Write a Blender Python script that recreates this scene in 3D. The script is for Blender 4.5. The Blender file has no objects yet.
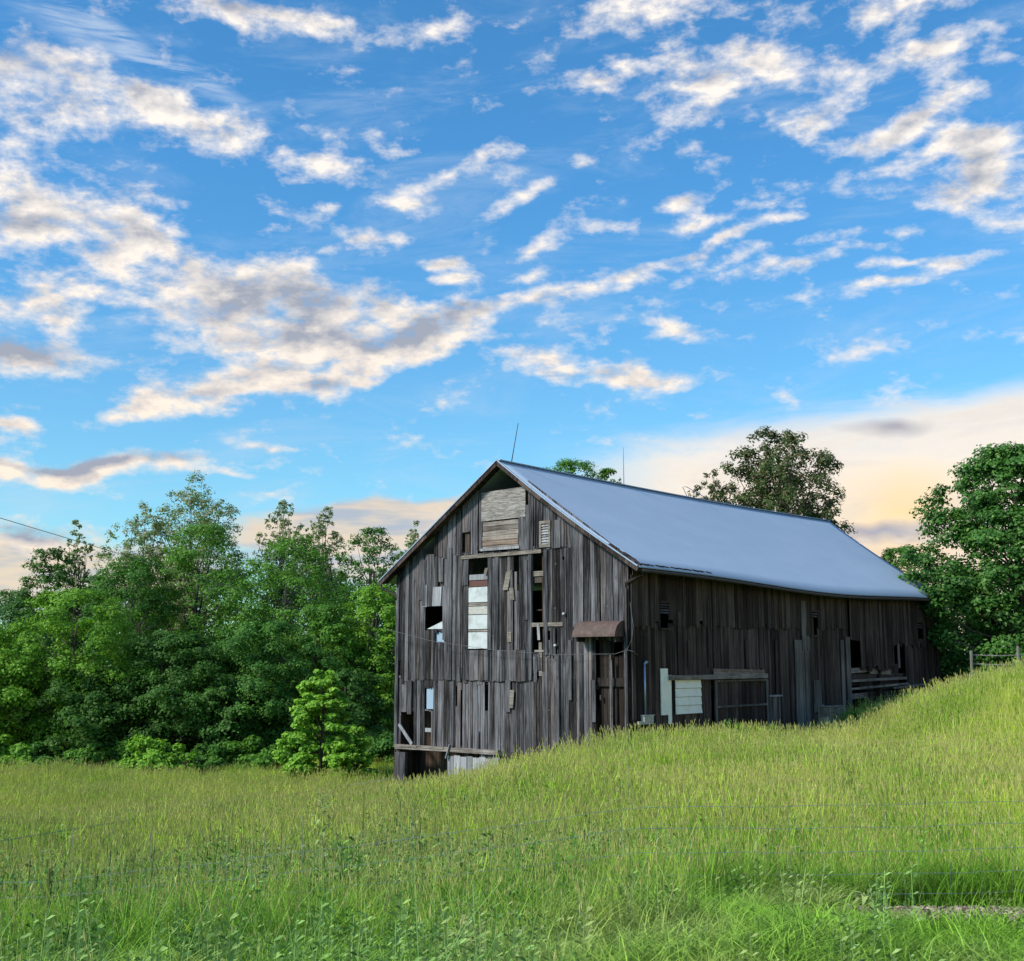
import bpy, math, random
import numpy as np
from math import radians as R, sin, cos, atan2, asin, pi

SC = bpy.context.scene
COL = SC.collection
# ------------------------------------------------------------------ camera
F, PITCH, CZ = 1201.0, 0.150, 1.7
W_PX, H_PX = 1024, 961
cam_d = bpy.data.cameras.new('camera'); cam = bpy.data.objects.new('camera', cam_d); COL.objects.link(cam)
cam.location = (0, 0, CZ); cam.rotation_euler = (pi/2 + PITCH, 0, 0)
cam_d.sensor_fit = 'HORIZONTAL'; cam_d.sensor_width = 36.0; cam_d.lens = 36.0*F/W_PX
cam_d.clip_start = 0.1; cam_d.clip_end = 3000
SC.camera = cam
SC.view_settings.view_transform = 'Standard'; SC.view_settings.look = 'None'
SC.view_settings.exposure = 0.55; SC.view_settings.gamma = 1.0
SC.view_settings.use_curve_mapping = False
SC.cycles.max_bounces = 6; SC.cycles.diffuse_bounces = 3; SC.cycles.glossy_bounces = 2
SC.cycles.transparent_max_bounces = 4; SC.cycles.transmission_bounces = 3

SUN_AZ, SUN_EL = R(-118), R(38)          # azimuth from +Y towards +X : sun glow comes from behind left
sd = bpy.data.lights.new('sun', 'SUN'); sun = bpy.data.objects.new('sun', sd); COL.objects.link(sun)
sd.energy = 3.4; sd.angle = R(9); sd.color = (1.0, 0.94, 0.84)
sun.location = (-30, -20, 40)
sun.rotation_euler = (pi/2 - SUN_EL, 0, -SUN_AZ + pi)   # light travels from az,el towards the origin

def ray(px, py):
    dx = (px - W_PX/2)/F; du = (H_PX/2 - py)/F
    c, s = cos(PITCH), sin(PITCH)
    return (dx, c - s*du, s + c*du)
def at(px, py, Y):
    d = ray(px, py); t = Y/d[1]
    return (d[0]*t, Y, CZ + d[2]*t)
def azel(px, py):
    d = ray(px, py); n = math.sqrt(sum(q*q for q in d))
    return atan2(d[0], d[1]), asin(d[2]/n)

# ------------------------------------------------------------------ node helpers
class NT:
    def __init__(s, tree): s.t = tree; s.n = tree.nodes; s.l = tree.links
    def add(s, typ, **kw):
        n = s.n.new(typ)
        for k, v in kw.items(): setattr(n, k, v)
        return n
    def put(s, sock, v):
        if v is None: return
        if isinstance(v, bpy.types.NodeSocket): s.l.new(v, sock)
        else:
            if hasattr(sock.default_value, '__len__') and len(sock.default_value) == 4 and len(v) == 3: v = (*v, 1)
            sock.default_value = v
    def math(s, op, a, b=None, c=None, clamp=False):
        n = s.add('ShaderNodeMath', operation=op, use_clamp=clamp)
        s.put(n.inputs[0], a); s.put(n.inputs[1], b); s.put(n.inputs[2], c); return n.outputs[0]
    def vmath(s, op, a, b=None, scale=None):
        n = s.add('ShaderNodeVectorMath', operation=op)
        s.put(n.inputs[0], a); s.put(n.inputs[1], b)
        if scale is not None: s.put(n.inputs['Scale'], scale)
        return n.outputs['Value' if op in ('LENGTH', 'DOT_PRODUCT') else 'Vector']
    def noise(s, vec, scale, detail=4, rough=0.55, dist=0.0, dim='3D'):
        n = s.add('ShaderNodeTexNoise', noise_dimensions=dim)
        s.put(n.inputs['Vector'], vec); n.inputs['Scale'].default_value = scale
        n.inputs['Detail'].default_value = detail; n.inputs['Roughness'].default_value = rough
        n.inputs['Distortion'].default_value = dist
        return n.outputs['Fac']
    def ramp(s, fac, a, b, lo=0.0, hi=1.0, smooth=True):
        n = s.add('ShaderNodeMapRange', interpolation_type='SMOOTHSTEP' if smooth else 'LINEAR')
        s.put(n.inputs[0], fac); n.inputs[1].default_value = a; n.inputs[2].default_value = b
        n.inputs[3].default_value = lo; n.inputs[4].default_value = hi
        return n.outputs[0]
    def mix(s, f, a, b, mode='MIX'):
        n = s.add('ShaderNodeMix', data_type='RGBA', blend_type=mode)
        s.put(n.inputs[0], f); s.put(n.inputs[6], a); s.put(n.inputs[7], b); return n.outputs[2]
    def comb(s, x, y, z):
        n = s.add('ShaderNodeCombineXYZ'); s.put(n.inputs[0], x); s.put(n.inputs[1], y); s.put(n.inputs[2], z); return n.outputs[0]

# ------------------------------------------------------------------ sky
world = bpy.data.worlds.new('World'); SC.world = world; world.use_nodes = True
world.node_tree.nodes.clear()
def build_sky():
    T = NT(world.node_tree)
    sky = T.add('ShaderNodeTexSky', sky_type='NISHITA', sun_disc=False)
    sky.sun_elevation = SUN_EL; sky.sun_rotation = SUN_AZ
    sky.air_density = 1.0; sky.dust_density = 0.4; sky.ozone_density = 2.0
    tc = T.add('ShaderNodeTexCoord'); D = tc.outputs['Generated']
    sep = T.add('ShaderNodeSeparateXYZ'); T.put(sep.inputs[0], D)
    x, y, z = sep.outputs
    az = T.math('ARCTAN2', x, y); el = T.math('ARCSINE', z)
    P = T.comb(az, el, 0.0)
    # the layer the clouds sit in, seen in perspective
    zz = T.math('ADD', T.math('MAXIMUM', z, 0.0), 0.16)
    Q = T.comb(T.math('DIVIDE', x, zz), T.math('DIVIDE', y, zz), 0.0)
    # warp so that cloud edges are not round
    wv = T.add('ShaderNodeTexNoise'); T.put(wv.inputs['Vector'], P); wv.inputs['Scale'].default_value = 9; wv.inputs['Detail'].default_value = 3
    PW = T.vmath('ADD', P, T.vmath('SCALE', T.vmath('SUBTRACT', wv.outputs['Color'], (0.5, 0.5, 0.5)), scale=0.055))
    def blobs(lst, vec):
        acc = None
        for b in lst:
            px, py, rx, ry, ang, wgt = b
            a, e = azel(px, py)
            m = T.add('ShaderNodeMapping', vector_type='TEXTURE'); T.put(m.inputs['Vector'], vec)
            m.inputs['Location'].default_value = (a, e, 0); m.inputs['Rotation'].default_value = (0, 0, R(ang))
            m.inputs['Scale'].default_value = (rx*1.38/F, ry*1.45/F, 1)
            g = T.add('ShaderNodeTexGradient', gradient_type='SPHERICAL'); T.put(g.inputs[0], m.outputs[0])
            v = T.math('MULTIPLY', g.outputs['Fac'], wgt) if acc is None else T.math('MULTIPLY_ADD', g.outputs['Fac'], wgt, acc)
            acc = v
        return T.math('MINIMUM', acc, 1.15)
    cl = [(30,85,95,42,0,1.15),(130,100,60,30,-10,.9),(200,122,90,26,-8,1.25),(240,6,110,20,0,1.1),(320,22,50,14,0,.6),(425,32,66,16,8,.95),(650,10,110,20,-4,1.05),(880,8,80,18,0,1.0),
          (20,178,80,26,-6,1.0),(140,192,34,12,0,1.0),(50,228,110,30,-6,1.0),(170,250,130,26,-4,.95),(15,300,90,26,0,.9),(20,352,75,18,0,1.1),(120,290,80,24,0,.75),(110,350,40,10,0,.7),
          (260,262,70,12,2,.8),(250,310,90,30,0,1.2),(330,300,110,28,0,1.25),(320,345,150,34,6,1.35),(250,385,120,20,8,1.2),(160,415,80,13,7,1.15),(440,328,74,24,24,1.25),(400,355,90,14,10,1.0),
          (520,300,70,12,14,.9),(570,285,70,12,10,.8),(640,262,34,8,14,.9),(590,318,70,10,4,.7),
          (338,168,44,16,4,1.35),(318,150,30,9,0,.8),(400,145,34,6,0,.6),(446,178,52,11,16,1.25),(400,200,40,8,0,.8),(522,200,38,9,18,1.25),(576,170,22,8,8,1.3),(500,160,40,6,0,.4),
          (365,236,50,9,6,1.05),(330,205,20,6,0,.5),(444,250,28,8,0,1.3),(453,270,24,8,8,1.2),(536,245,32,6,12,.9),(545,268,30,7,4,.95),(605,230,50,8,0,.45),(622,205,18,7,0,.5),
          (600,368,100,16,-2,1.15),(540,350,60,12,0,.7),(686,322,40,11,4,1.1),(650,300,50,8,0,.5),(698,410,18,6,0,1.3),(640,380,60,8,0,.5),
          (596,78,60,12,12,.95),(680,55,80,16,-2,.8),(700,78,80,16,0,.95),(700,104,56,12,8,1.1),(790,50,80,12,-4,.7),(770,70,60,12,0,.7),(815,104,56,14,14,1.3),(880,62,80,13,4,.9),(960,40,70,16,0,.8),(985,66,40,10,0,.9),
          (860,132,60,12,6,.8),(925,112,80,18,6,1.2),(980,150,80,22,0,1.15),(1000,185,70,20,0,1.15),(1010,222,50,8,0,.9),(930,155,60,10,0,.7),
          (690,195,34,10,8,1.0),(706,218,40,9,6,1.1),(700,246,44,8,8,1.15),(745,232,40,7,12,1.0),(790,215,26,6,4,.8),(765,250,70,7,4,.7),(800,262,66,9,6,1.25),(690,270,50,6,0,.4),(875,245,50,7,0,.5),
          (900,284,40,6,2,1.1),(958,262,34,8,6,1.25),(905,262,50,7,4,.8),(890,225,60,6,0,.4),(860,355,44,14,-8,.7),(870,185,50,8,0,.4),
          (110,466,115,11,2,1.35),(15,470,70,14,0,1.1),(8,418,34,7,0,1.2),(262,453,30,5,0,.9),(25,532,70,18,3,1.0),(225,480,30,4,0,.9),(270,496,30,5,0,.8)]
    mask = blobs(cl, PW)
    rot = T.add('ShaderNodeMapping'); T.put(rot.inputs['Vector'], P)
    rot.inputs['Rotation'].default_value = (0, 0, R(-10)); rot.inputs['Scale'].default_value = (1.0, 1.9, 1)
    QR = rot.outputs[0]
    def fbm(vec): return T.noise(vec, 19.0, 8, 0.58, 0.12)
    n1 = fbm(QR); n2 = fbm(T.vmath('ADD', QR, (0.003, -0.016, 0.0)))
    n3 = T.noise(QR, 62.0, 5, 0.62, 0.2)
    base = T.math('MULTIPLY_ADD', T.math('SUBTRACT', n3, .5), 0.75, T.math('MULTIPLY', T.math('SUBTRACT', n1, .5), 2.1))
    dens = T.math('ADD', T.math('MULTIPLY', mask, 0.60), T.math('SUBTRACT', base, 0.235))
    alpha = T.math('POWER', T.ramp(dens, -0.12, 0.48, smooth=False), 1.35)
    relief = T.math('MULTIPLY_ADD', T.math('SUBTRACT', .5, n3), .8, T.math('MULTIPLY', T.math('SUBTRACT', n2, n1), 3.4))
    dk = blobs([(310,292,110,24,4,1.1),(250,300,70,18,4,.8),(440,325,70,16,24,1.2),(320,335,130,12,6,.7),(15,345,80,18,0,1.2),(90,460,120,6,0,1.3),(20,525,80,12,0,1.2),
                (15,55,120,22,-6,1.1),(40,225,120,10,-4,.6),(180,240,120,9,0,.5),(985,180,70,22,0,.6),(900,120,90,8,6,.45),(680,60,90,16,0,.5),(240,2,90,9,0,.6),(260,385,110,7,8,.7),(560,372,70,5,0,.5),(120,300,80,10,0,.6),(170,150,70,6,-8,.4)], PW)
    thick = T.ramp(dens, 0.12, 0.70)
    dkn = T.math('MULTIPLY', dk, T.ramp(n1, .34, .60, .35, 1.15))
    shade = T.math('ADD', T.math('MULTIPLY', dkn, 0.72), T.math('ADD', relief, T.math('MULTIPLY', thick, 0.42)), clamp=True)
    white = T.mix(T.ramp(el, 0.02, 0.45), (0.72, 0.61, 0.50), (0.72, 0.67, 0.62))
    ccol = T.mix(T.math('MULTIPLY', shade, .88), white, (0.20, 0.24, 0.32))
    tint = T.mix(T.ramp(el, 0.0, 0.46), (0.62, 0.98, 1.03), (0.40, 0.96, 1.24))
    scol = T.mix(1.0, T.vmath('SCALE', sky.outputs[0], scale=0.112), tint, 'MULTIPLY')
    # far anvil cloud beyond the barn and low warm bank on the horizon
    (xa_, ya_), (xb_, yb_) = azel(640, 440), azel(1024, 384)
    sl = (yb_-ya_)/(xb_-xa_)
    edge = T.math('MULTIPLY_ADD', T.math('SUBTRACT', T.math('MINIMUM', az, 0.75), xa_), sl, ya_)
    wis = T.noise(T.vmath('MULTIPLY', QR, (7, 16, 1)), 1.0, 6, .62, .5)
    an = T.math('ADD', T.math('SUBTRACT', edge, el), T.math('MULTIPLY', T.math('SUBTRACT', wis, .5), .050))
    aa = T.math('MULTIPLY', T.ramp(an, -.014, .020), T.ramp(T.math('ADD', az, T.math('MULTIPLY', T.math('SUBTRACT', wis, .5), .12)), azel(520, 450)[0], azel(700, 450)[0]))
    wz = T.ramp(T.noise(T.vmath('MULTIPLY', P, (6, 40, 1)), 1.0, 4, .6), .55, .75)
    acol = T.mix(T.ramp(el, 0.03, 0.24), (0.74, 0.60, 0.45), (0.66, 0.63, 0.59))
    gl = blobs([(905,515,60,40,0,1.2)], PW)
    acol = T.mix(T.math('MULTIPLY', gl, .8, clamp=True), acol, (.74, .55, .30))
    ad = blobs([(886,430,34,7,0,1.3),(880,534,80,6,0,1.2),(800,470,60,5,0,.35),(1000,520,60,8,0,.6)], PW)
    acol = T.mix(T.math('MULTIPLY', ad, .9, clamp=True), acol, (0.30, 0.29, 0.33))
    acol = T.mix(T.math('MULTIPLY', wz, .12), acol, (0.5, 0.48, 0.52))
    bank = blobs([(400,522,150,20,3,1.5),(20,580,140,34,0,1.4),(520,560,600,30,0,.8)], PW)
    ba = T.ramp(T.math('ADD', bank, T.math('MULTIPLY', T.math('SUBTRACT', T.noise(T.vmath('MULTIPLY', P, (10, 34, 1)), 1.0, 6, .62), .5), 1.3)), .2, .7)
    bcol = T.mix(T.ramp(T.noise(T.vmath('MULTIPLY', P, (8, 46, 1)), 1.0, 4), .42, .6), (0.60, .48, .36), (.33, .35, .40))
    acol = T.mix(T.ramp(wis, .42, .68, 0, .32), acol, (.42, .41, .42)); c = T.mix(aa, scol, acol)
    c = T.mix(T.math('MULTIPLY', ba, .9), c, bcol)
    # faint streaky veil
    veil = T.math('MULTIPLY', T.ramp(T.noise(T.vmath('MULTIPLY', QR, (1.0, 2.2, 1)), 5, 8, .66, .6), .46, .76), 0.34)
    c = T.mix(veil, c, (0.42, 0.50, 0.60))
    st = blobs([(150,52,120,10,-20,1.4),(60,20,80,12,-20,1.0)], PW)
    c = T.mix(T.math('MULTIPLY', T.math('MULTIPLY', st, T.ramp(T.noise(T.vmath('MULTIPLY', P, (10, 90, 1)), 1.0, 6, .7, .4), .38, .62)), .55, clamp=True), c, (.45, .52, .62))
    c = T.mix(alpha, c, ccol)
    below = T.ramp(z, -0.06, 0.0)
    c = T.mix(below, (0.08, 0.12, 0.05), c)
    bg = T.add('ShaderNodeBackground'); T.put(bg.inputs[0], c); bg.inputs[1].default_value = 1.0
    out = T.add('ShaderNodeOutputWorld'); T.l.new(bg.outputs[0], out.inputs[0])
build_sky()
world.cycles.sampling_method = 'MANUAL'; world.cycles.sample_map_resolution = 256

# ------------------------------------------------------------------ materials
def mat_new(name):
    m = bpy.data.materials.new(name); m.use_nodes = True; m.node_tree.nodes.clear()
    return m, NT(m.node_tree)
def finish(T, shader, disp=None):
    o = T.add('ShaderNodeOutputMaterial'); T.l.new(shader, o.inputs[0])
def principled(T, col, rough=0.8, metal=0.0, bump=None, bstr=0.3, bdist=0.01, spec=0.3):
    p = T.add('ShaderNodeBsdfPrincipled'); T.put(p.inputs['Base Color'], col); T.put(p.inputs['Roughness'], rough)
    p.inputs['Metallic'].default_value = metal; p.inputs['Specular IOR Level'].default_value = spec
    if bump is not None:
        b = T.add('ShaderNodeBump'); b.inputs['Strength'].default_value = bstr; b.inputs['Distance'].default_value = bdist
        T.put(b.inputs['Height'], bump); T.l.new(b.outputs[0], p.inputs['Normal'])
    return p.outputs[0]
def wood(name, dark, light, brown, grain=(22, 22, 0.9), bias=0.0):
    m, T = mat_new(name)
    g = T.add('ShaderNodeNewGeometry'); tc = T.add('ShaderNodeTexCoord')
    rnd = g.outputs['Random Per Island']
    v = T.vmath('ADD', tc.outputs['Object'], T.vmath('SCALE', (7.1, 3.3, 5.7), scale=T.math('MULTIPLY', rnd, 9.0)))
    st = T.noise(T.vmath('MULTIPLY', v, grain), 1.0, 6, 0.68, 0.4)
    bl = T.noise(T.vmath('MULTIPLY', v, (2.2, 2.2, .5)), 1.0, 4, 0.6)
    big = T.noise(tc.outputs['Object'], 0.45, 3, 0.5)
    f = T.math('ADD', T.math('MULTIPLY', rnd, .54), T.math('MULTIPLY', T.math('SUBTRACT', st, .5), 2.2))
    f = T.math('ADD', f, T.math('MULTIPLY', T.math('SUBTRACT', bl, .5), 1.0))
    f = T.math('ADD', T.math('ADD', f, T.math('MULTIPLY', T.math('SUBTRACT', big, .5), .8)), .22 + bias, clamp=True)
    c = T.mix(T.math('POWER', f, 1.4), dark, light)
    br = T.math('FRACT', T.math('MULTIPLY', rnd, 7.31))
    c = T.mix(T.ramp(br, .62, 1.0, 0, .75), c, T.mix(1.0, c, brown, 'MULTIPLY'))
    # knots and nail stains
    vo = T.add('ShaderNodeTexVoronoi', feature='F1'); T.put(vo.inputs['Vector'], T.vmath('MULTIPLY', v, (5, 5, 1.6))); vo.inputs['Scale'].default_value = 1.0
    c = T.mix(T.ramp(vo.outputs['Distance'], .0, .16, .8, 0), c, (0.02, 0.017, 0.016))
    v2 = T.add('ShaderNodeTexVoronoi', feature='F1'); T.put(v2.inputs['Vector'], tc.outputs['Object']); v2.inputs['Scale'].default_value = 3.4
    sp_ = T.math('MULTIPLY', T.ramp(v2.outputs['Distance'], .05, .09, 1, 0), T.ramp(T.math('FRACT', T.math('MULTIPLY', rnd, 3.7)), .5, .6))
    c = T.mix(T.math('MULTIPLY', sp_, .6), c, light)
    finish(T, principled(T, c, 0.9, 0, st, .9, .012, .15))
    return m
M = {}
M['gable'] = wood('weathered_grey_wood', (0.010, 0.0092, 0.010), (0.235, 0.228, 0.245), (1.0, .82, .70), (34, 34, 1.0), bias=-.15)
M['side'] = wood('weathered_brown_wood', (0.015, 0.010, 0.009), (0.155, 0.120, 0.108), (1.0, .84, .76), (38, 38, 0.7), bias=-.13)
M['crate_wood'] = wood('crate_wood', (0.14, 0.10, 0.075), (0.46, 0.37, 0.28), (1.0, .85, .7), (4, 4, 24), bias=.1)
M['door_wood'] = wood('recess_shaded_door_boards', (0.005, 0.004, 0.004), (0.055, 0.042, 0.036), (1.0, .85, .75), (38, 38, 0.7), bias=-.05)  # recess shade put into the board colour, darker than the other timber
M['side_pale'] = wood('faded_brown_wood', (0.030, 0.026, 0.024), (0.26, 0.235, 0.215), (1.0, .85, .75), (38, 38, 0.7), bias=-.02)
M['pale_wood'] = wood('bleached_wood', (0.09, 0.09, 0.10), (0.38, 0.385, 0.40), (1.0, .86, .70), bias=.1)
M['tan_wood'] = wood('bare_tan_wood', (0.07, 0.055, 0.045), (0.27, 0.235, 0.20), (1.0, .8, .6), (3, 3, 24), bias=.1)
M['dark_wood'] = wood('dark_timber', (0.014, 0.011, 0.010), (0.10, 0.08, 0.07), (1.0, .8, .6))
M['plank'] = wood('horizontal_plank', (0.07, 0.055, 0.045), (0.34, 0.30, 0.27), (1.0, .8, .65), (1.2, 1.2, 26), bias=.05)
def ply():
    m, T = mat_new('old_plywood'); tc = T.add('ShaderNodeTexCoord')
    w = T.noise(T.vmath('MULTIPLY', tc.outputs['Object'], (1.8, 1, 15)), 1.0, 6, .68, 1.4)
    c = T.mix(T.ramp(w, .34, .66), (0.10, 0.085, 0.075), (0.36, 0.33, 0.31))
    finish(T, principled(T, c, .9, 0, w, .5, .01)); return m
M['ply'] = ply()
def paint(name, col, dirt=(.3, .3, .28), amt=.35, rough=.6, metal=0.0, sc=3.0, stain=(1, 1, 1)):
    m, T = mat_new(name); tc = T.add('ShaderNodeTexCoord')
    v = T.vmath('MULTIPLY', tc.outputs['Object'], stain)
    n = T.noise(v, sc, 6, .65, .3)
    c = T.mix(T.ramp(n, .42, .72, 0, amt), col, dirt)
    finish(T, principled(T, c, rough, metal, n, .2, .01)); return m
M['white'] = paint('white_board_paint', (.50, .53, .53), (.26, .27, .26), .7)
M['white2'] = paint('dirty_white_board', (.44, .43, .39), (.24, .21, .18), .8, sc=5, stain=(1, 1, 4))
M['siding'] = paint('white_vinyl', (.86, .84, .74), (.62, .62, .56), .5)
M['blue'] = paint('pale_blue_sheet', (.26, .35, .45), (.34, .40, .45), .6)
M['rust'] = paint('rusty_sheet', (.085, .058, .050), (.16, .10, .085), .8, .75, .0, 6)
M['rednk'] = paint('red_brown_board', (.11, .045, .035), (.06, .03, .03), .6)
M['galv'] = paint('galvanised_metal', (.36, .42, .52), (.22, .25, .3), .5, .45, .7)
M['darkmetal'] = paint('dark_metal', (.045, .04, .04), (.09, .06, .05), .6, .6, .5)
M['wire'] = paint('fence_wire', (.22, .28, .28), (.18, .19, .18), .5, .5, .3)
M['cable'] = paint('cable_sheath', (.10, .10, .11), (.2, .2, .2), .5, .6)
M['cable2'] = paint('grey_cable', (.30, .30, .30), (.2, .2, .2), .5, .6)
M['post'] = wood('post_wood', (0.10, 0.09, 0.08), (0.34, 0.32, 0.29), (1.0, .85, .7))
def roofmat():
    m, T = mat_new('painted_roof_metal'); tc = T.add('ShaderNodeTexCoord'); O = tc.outputs['Object']
    n = T.noise(T.vmath('MULTIPLY', O, (1, .35, 1)), 1.1, 5, .6, .2)
    n2 = T.noise(T.vmath('MULTIPLY', O, (.5, 3.5, .5)), 1.0, 5, .7)
    c = T.mix(T.ramp(n, .3, .75), (.33, .42, .53), (.36, .45, .56))
    c = T.mix(T.ramp(n2, .5, .8, 0, .4), c, (.28, .375, .50))
    so_ = T.add('ShaderNodeSeparateXYZ'); T.put(so_.inputs[0], O)
    lap = T.math('FRACT', T.math('DIVIDE', so_.outputs[1], .82))
    ln = T.ramp(T.math('ABSOLUTE', T.math('SUBTRACT', lap, .5)), .0, .025, 1, 0)
    c = T.mix(T.math('MULTIPLY', ln, T.ramp(n, .3, .6, .05, .30)), c, (.20, .27, .38))
    st_ = T.noise(T.vmath('MULTIPLY', O, (.35, 9, .35)), 1.0, 5, .7)
    c = T.mix(T.ramp(st_, .56, .78, 0, .35), c, (.25, .31, .40))
    fine = T.noise(O, 26, 4, .7)
    c = T.mix(T.ramp(fine, .62, .8, 0, .15), c, (.18, .24, .33))
    finish(T, principled(T, c, .62, .0, T.math('ADD', n, T.math('MULTIPLY', fine, .08)),   .15, .05, .3)); return m
M['roof'] = roofmat()
M['seam'] = paint('roof_seam_tar', (.31, .40, .52), (.28, .36, .47), .5)

def leafmat(name, c0, c1, tip=None, trans=.35, rough=.55):
    m, T = mat_new(name)
    g = T.add('ShaderNodeNewGeometry'); tc = T.add('ShaderNodeTexCoord')
    rnd = g.outputs['Random Per Island']
    n = T.noise(tc.outputs['Object'], .55, 3, .6)
    f = T.math('ADD', T.math('MULTIPLY', rnd, .6), T.ramp(n, .3, .7, 0, .4))
    c = T.mix(f, c0, c1)
    if tip:
        r2 = T.math('FRACT', T.math('MULTIPLY', rnd, 13.7))
        c = T.mix(T.ramp(r2, tip[1], tip[1]+.12), c, tip[0])
    p = T.add('ShaderNodeBsdfPrincipled'); T.put(p.inputs['Base Color'], c)
    p.inputs['Roughness'].default_value = rough; p.inputs['Specular IOR Level'].default_value = .2
    tr = T.add('ShaderNodeBsdfTranslucent'); T.put(tr.inputs[0], T.mix(1.0, c, (1.15, 1.25, .6), 'MULTIPLY'))
    mx = T.add('ShaderNodeMixShader'); mx.inputs[0].default_value = trans
    T.l.new(p.outputs[0], mx.inputs[1]); T.l.new(tr.outputs[0], mx.inputs[2])
    finish(T, mx.outputs[0]); return m
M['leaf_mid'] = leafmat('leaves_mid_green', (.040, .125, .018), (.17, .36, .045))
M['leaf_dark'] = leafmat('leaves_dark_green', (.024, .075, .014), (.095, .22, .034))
M['leaf_light'] = leafmat('leaves_light_green', (.075, .20, .018), (.25, .46, .045))
M['leaf_bright'] = leafmat('leaves_fresh_green', (.13, .32, .026), (.32, .54, .07))
M['leaf_blue'] = leafmat('leaves_deep_green', (.030, .10, .018), (.12, .28, .042))
M['leaf_sparse'] = leafmat('leaves_with_peach_lit_tips', (.06, .15, .024), (.19, .32, .06), ((.50, .43, .37), .55), .4)  # pale share of leaves carries warm light on the crown tips as colour
M['leaf_dusk'] = leafmat('olive_leaves_in_dusk', (.030, .065, .018), (.11, .17, .05), ((.30, .22, .15), .70), .35)
M['leaf_right'] = leafmat('leaves_glossy_green', (.024, .085, .018), (.10, .25, .042), ((.20, .34, .08), .84), .35, .45)
def bark():
    m, T = mat_new('bark'); tc = T.add('ShaderNodeTexCoord')
    n = T.noise(T.vmath('MULTIPLY', tc.outputs['Object'], (9, 9, 2)), 1, 5, .65)
    finish(T, principled(T, T.mix(n, (.035, .028, .022), (.15, .125, .10)), .9, 0, n, .8, .03)); return m
M['bark'] = bark()
def grassmat(name, c0, c1, c2, trans=.4):
    """c0/c1 per blade, c2 = drier hue the meadow has in patches"""
    m, T = mat_new(name)
    g = T.add('ShaderNodeNewGeometry'); rnd = g.outputs['Random Per Island']
    oi = T.add('ShaderNodeObjectInfo')
    pos = g.outputs['Position']
    c = T.mix(T.math('POWER', rnd, 1.3), tuple(q*.55 for q in c0), tuple(q*1.12 for q in c1))
    n = T.noise(pos, .22, 4, .6)
    n2 = T.noise(pos, 1.1, 3, .6)
    f = T.math('ADD', T.ramp(n, .40, .62, 0, .55), T.ramp(n2, .42, .7, 0, .35))
    f = T.math('ADD', f, T.math('MULTIPLY', T.math('SUBTRACT', oi.outputs['Random'], .5), .25), clamp=True)
    c = T.mix(f, c, c2)
    n3 = T.ramp(T.noise(T.vmath('ADD', pos, (31, 7, 0)), .35, 5, .65), .45, .62)
    c = T.mix(T.math('MULTIPLY', n3, .40), c, T.mix(1.0, c, (.60, .74, .75), 'MULTIPLY'))
    n4 = T.ramp(T.noise(T.vmath('ADD', pos, (-13, 57, 0)), .30, 5, .65), .50, .66)
    c = T.mix(T.math('MULTIPLY', n4, .36), c, (.52, .46, .20))
    d = T.add('ShaderNodeBsdfPrincipled'); T.put(d.inputs['Base Color'], c); d.inputs['Roughness'].default_value = .6
    d.inputs['Specular IOR Level'].default_value = .12
    tr = T.add('ShaderNodeBsdfTranslucent'); T.put(tr.inputs[0], c)
    mx = T.add('ShaderNodeMixShader'); mx.inputs[0].default_value = trans*.6
    T.l.new(d.outputs[0], mx.inputs[1]); T.l.new(tr.outputs[0], mx.inputs[2]); finish(T, mx.outputs[0]); return m
M['blade'] = grassmat('meadow_blades', (.13, .35, .025), (.40, .68, .060), (.60, .68, .10))
M['blade_far'] = grassmat('far_meadow_blades', (.19, .40, .028), (.46, .70, .065), (.64, .70, .11))
M['lush'] = grassmat('lush_blades', (.07, .20, .02), (.34, .62, .060), (.24, .46, .05))
M['deep'] = grassmat('deep_green_blades', (.06, .19, .02), (.22, .46, .045), (.30, .48, .05))
M['seed'] = grassmat('seed_heads', (.40, .44, .10), (.60, .58, .20), (.62, .56, .20), .35)
M['straw'] = grassmat('straw', (.38, .44, .13), (.58, .60, .22), (.54, .54, .18), .35)
M['weed'] = grassmat('weed_leaves', (.10, .24, .045), (.34, .52, .15), (.20, .36, .09), .35)
M['petal'] = grassmat('pale_flower_heads', (.50, .52, .36), (.72, .72, .58), (.6, .6, .4), .3)
M['weed_dark'] = grassmat('dark_weed_leaves', (.05, .17, .03), (.20, .40, .08), (.13, .29, .05), .3)
M['dock'] = grassmat('dark_seed_stalk', (.08, .13, .04), (.15, .20, .06), (.14, .17, .06), .2)

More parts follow.
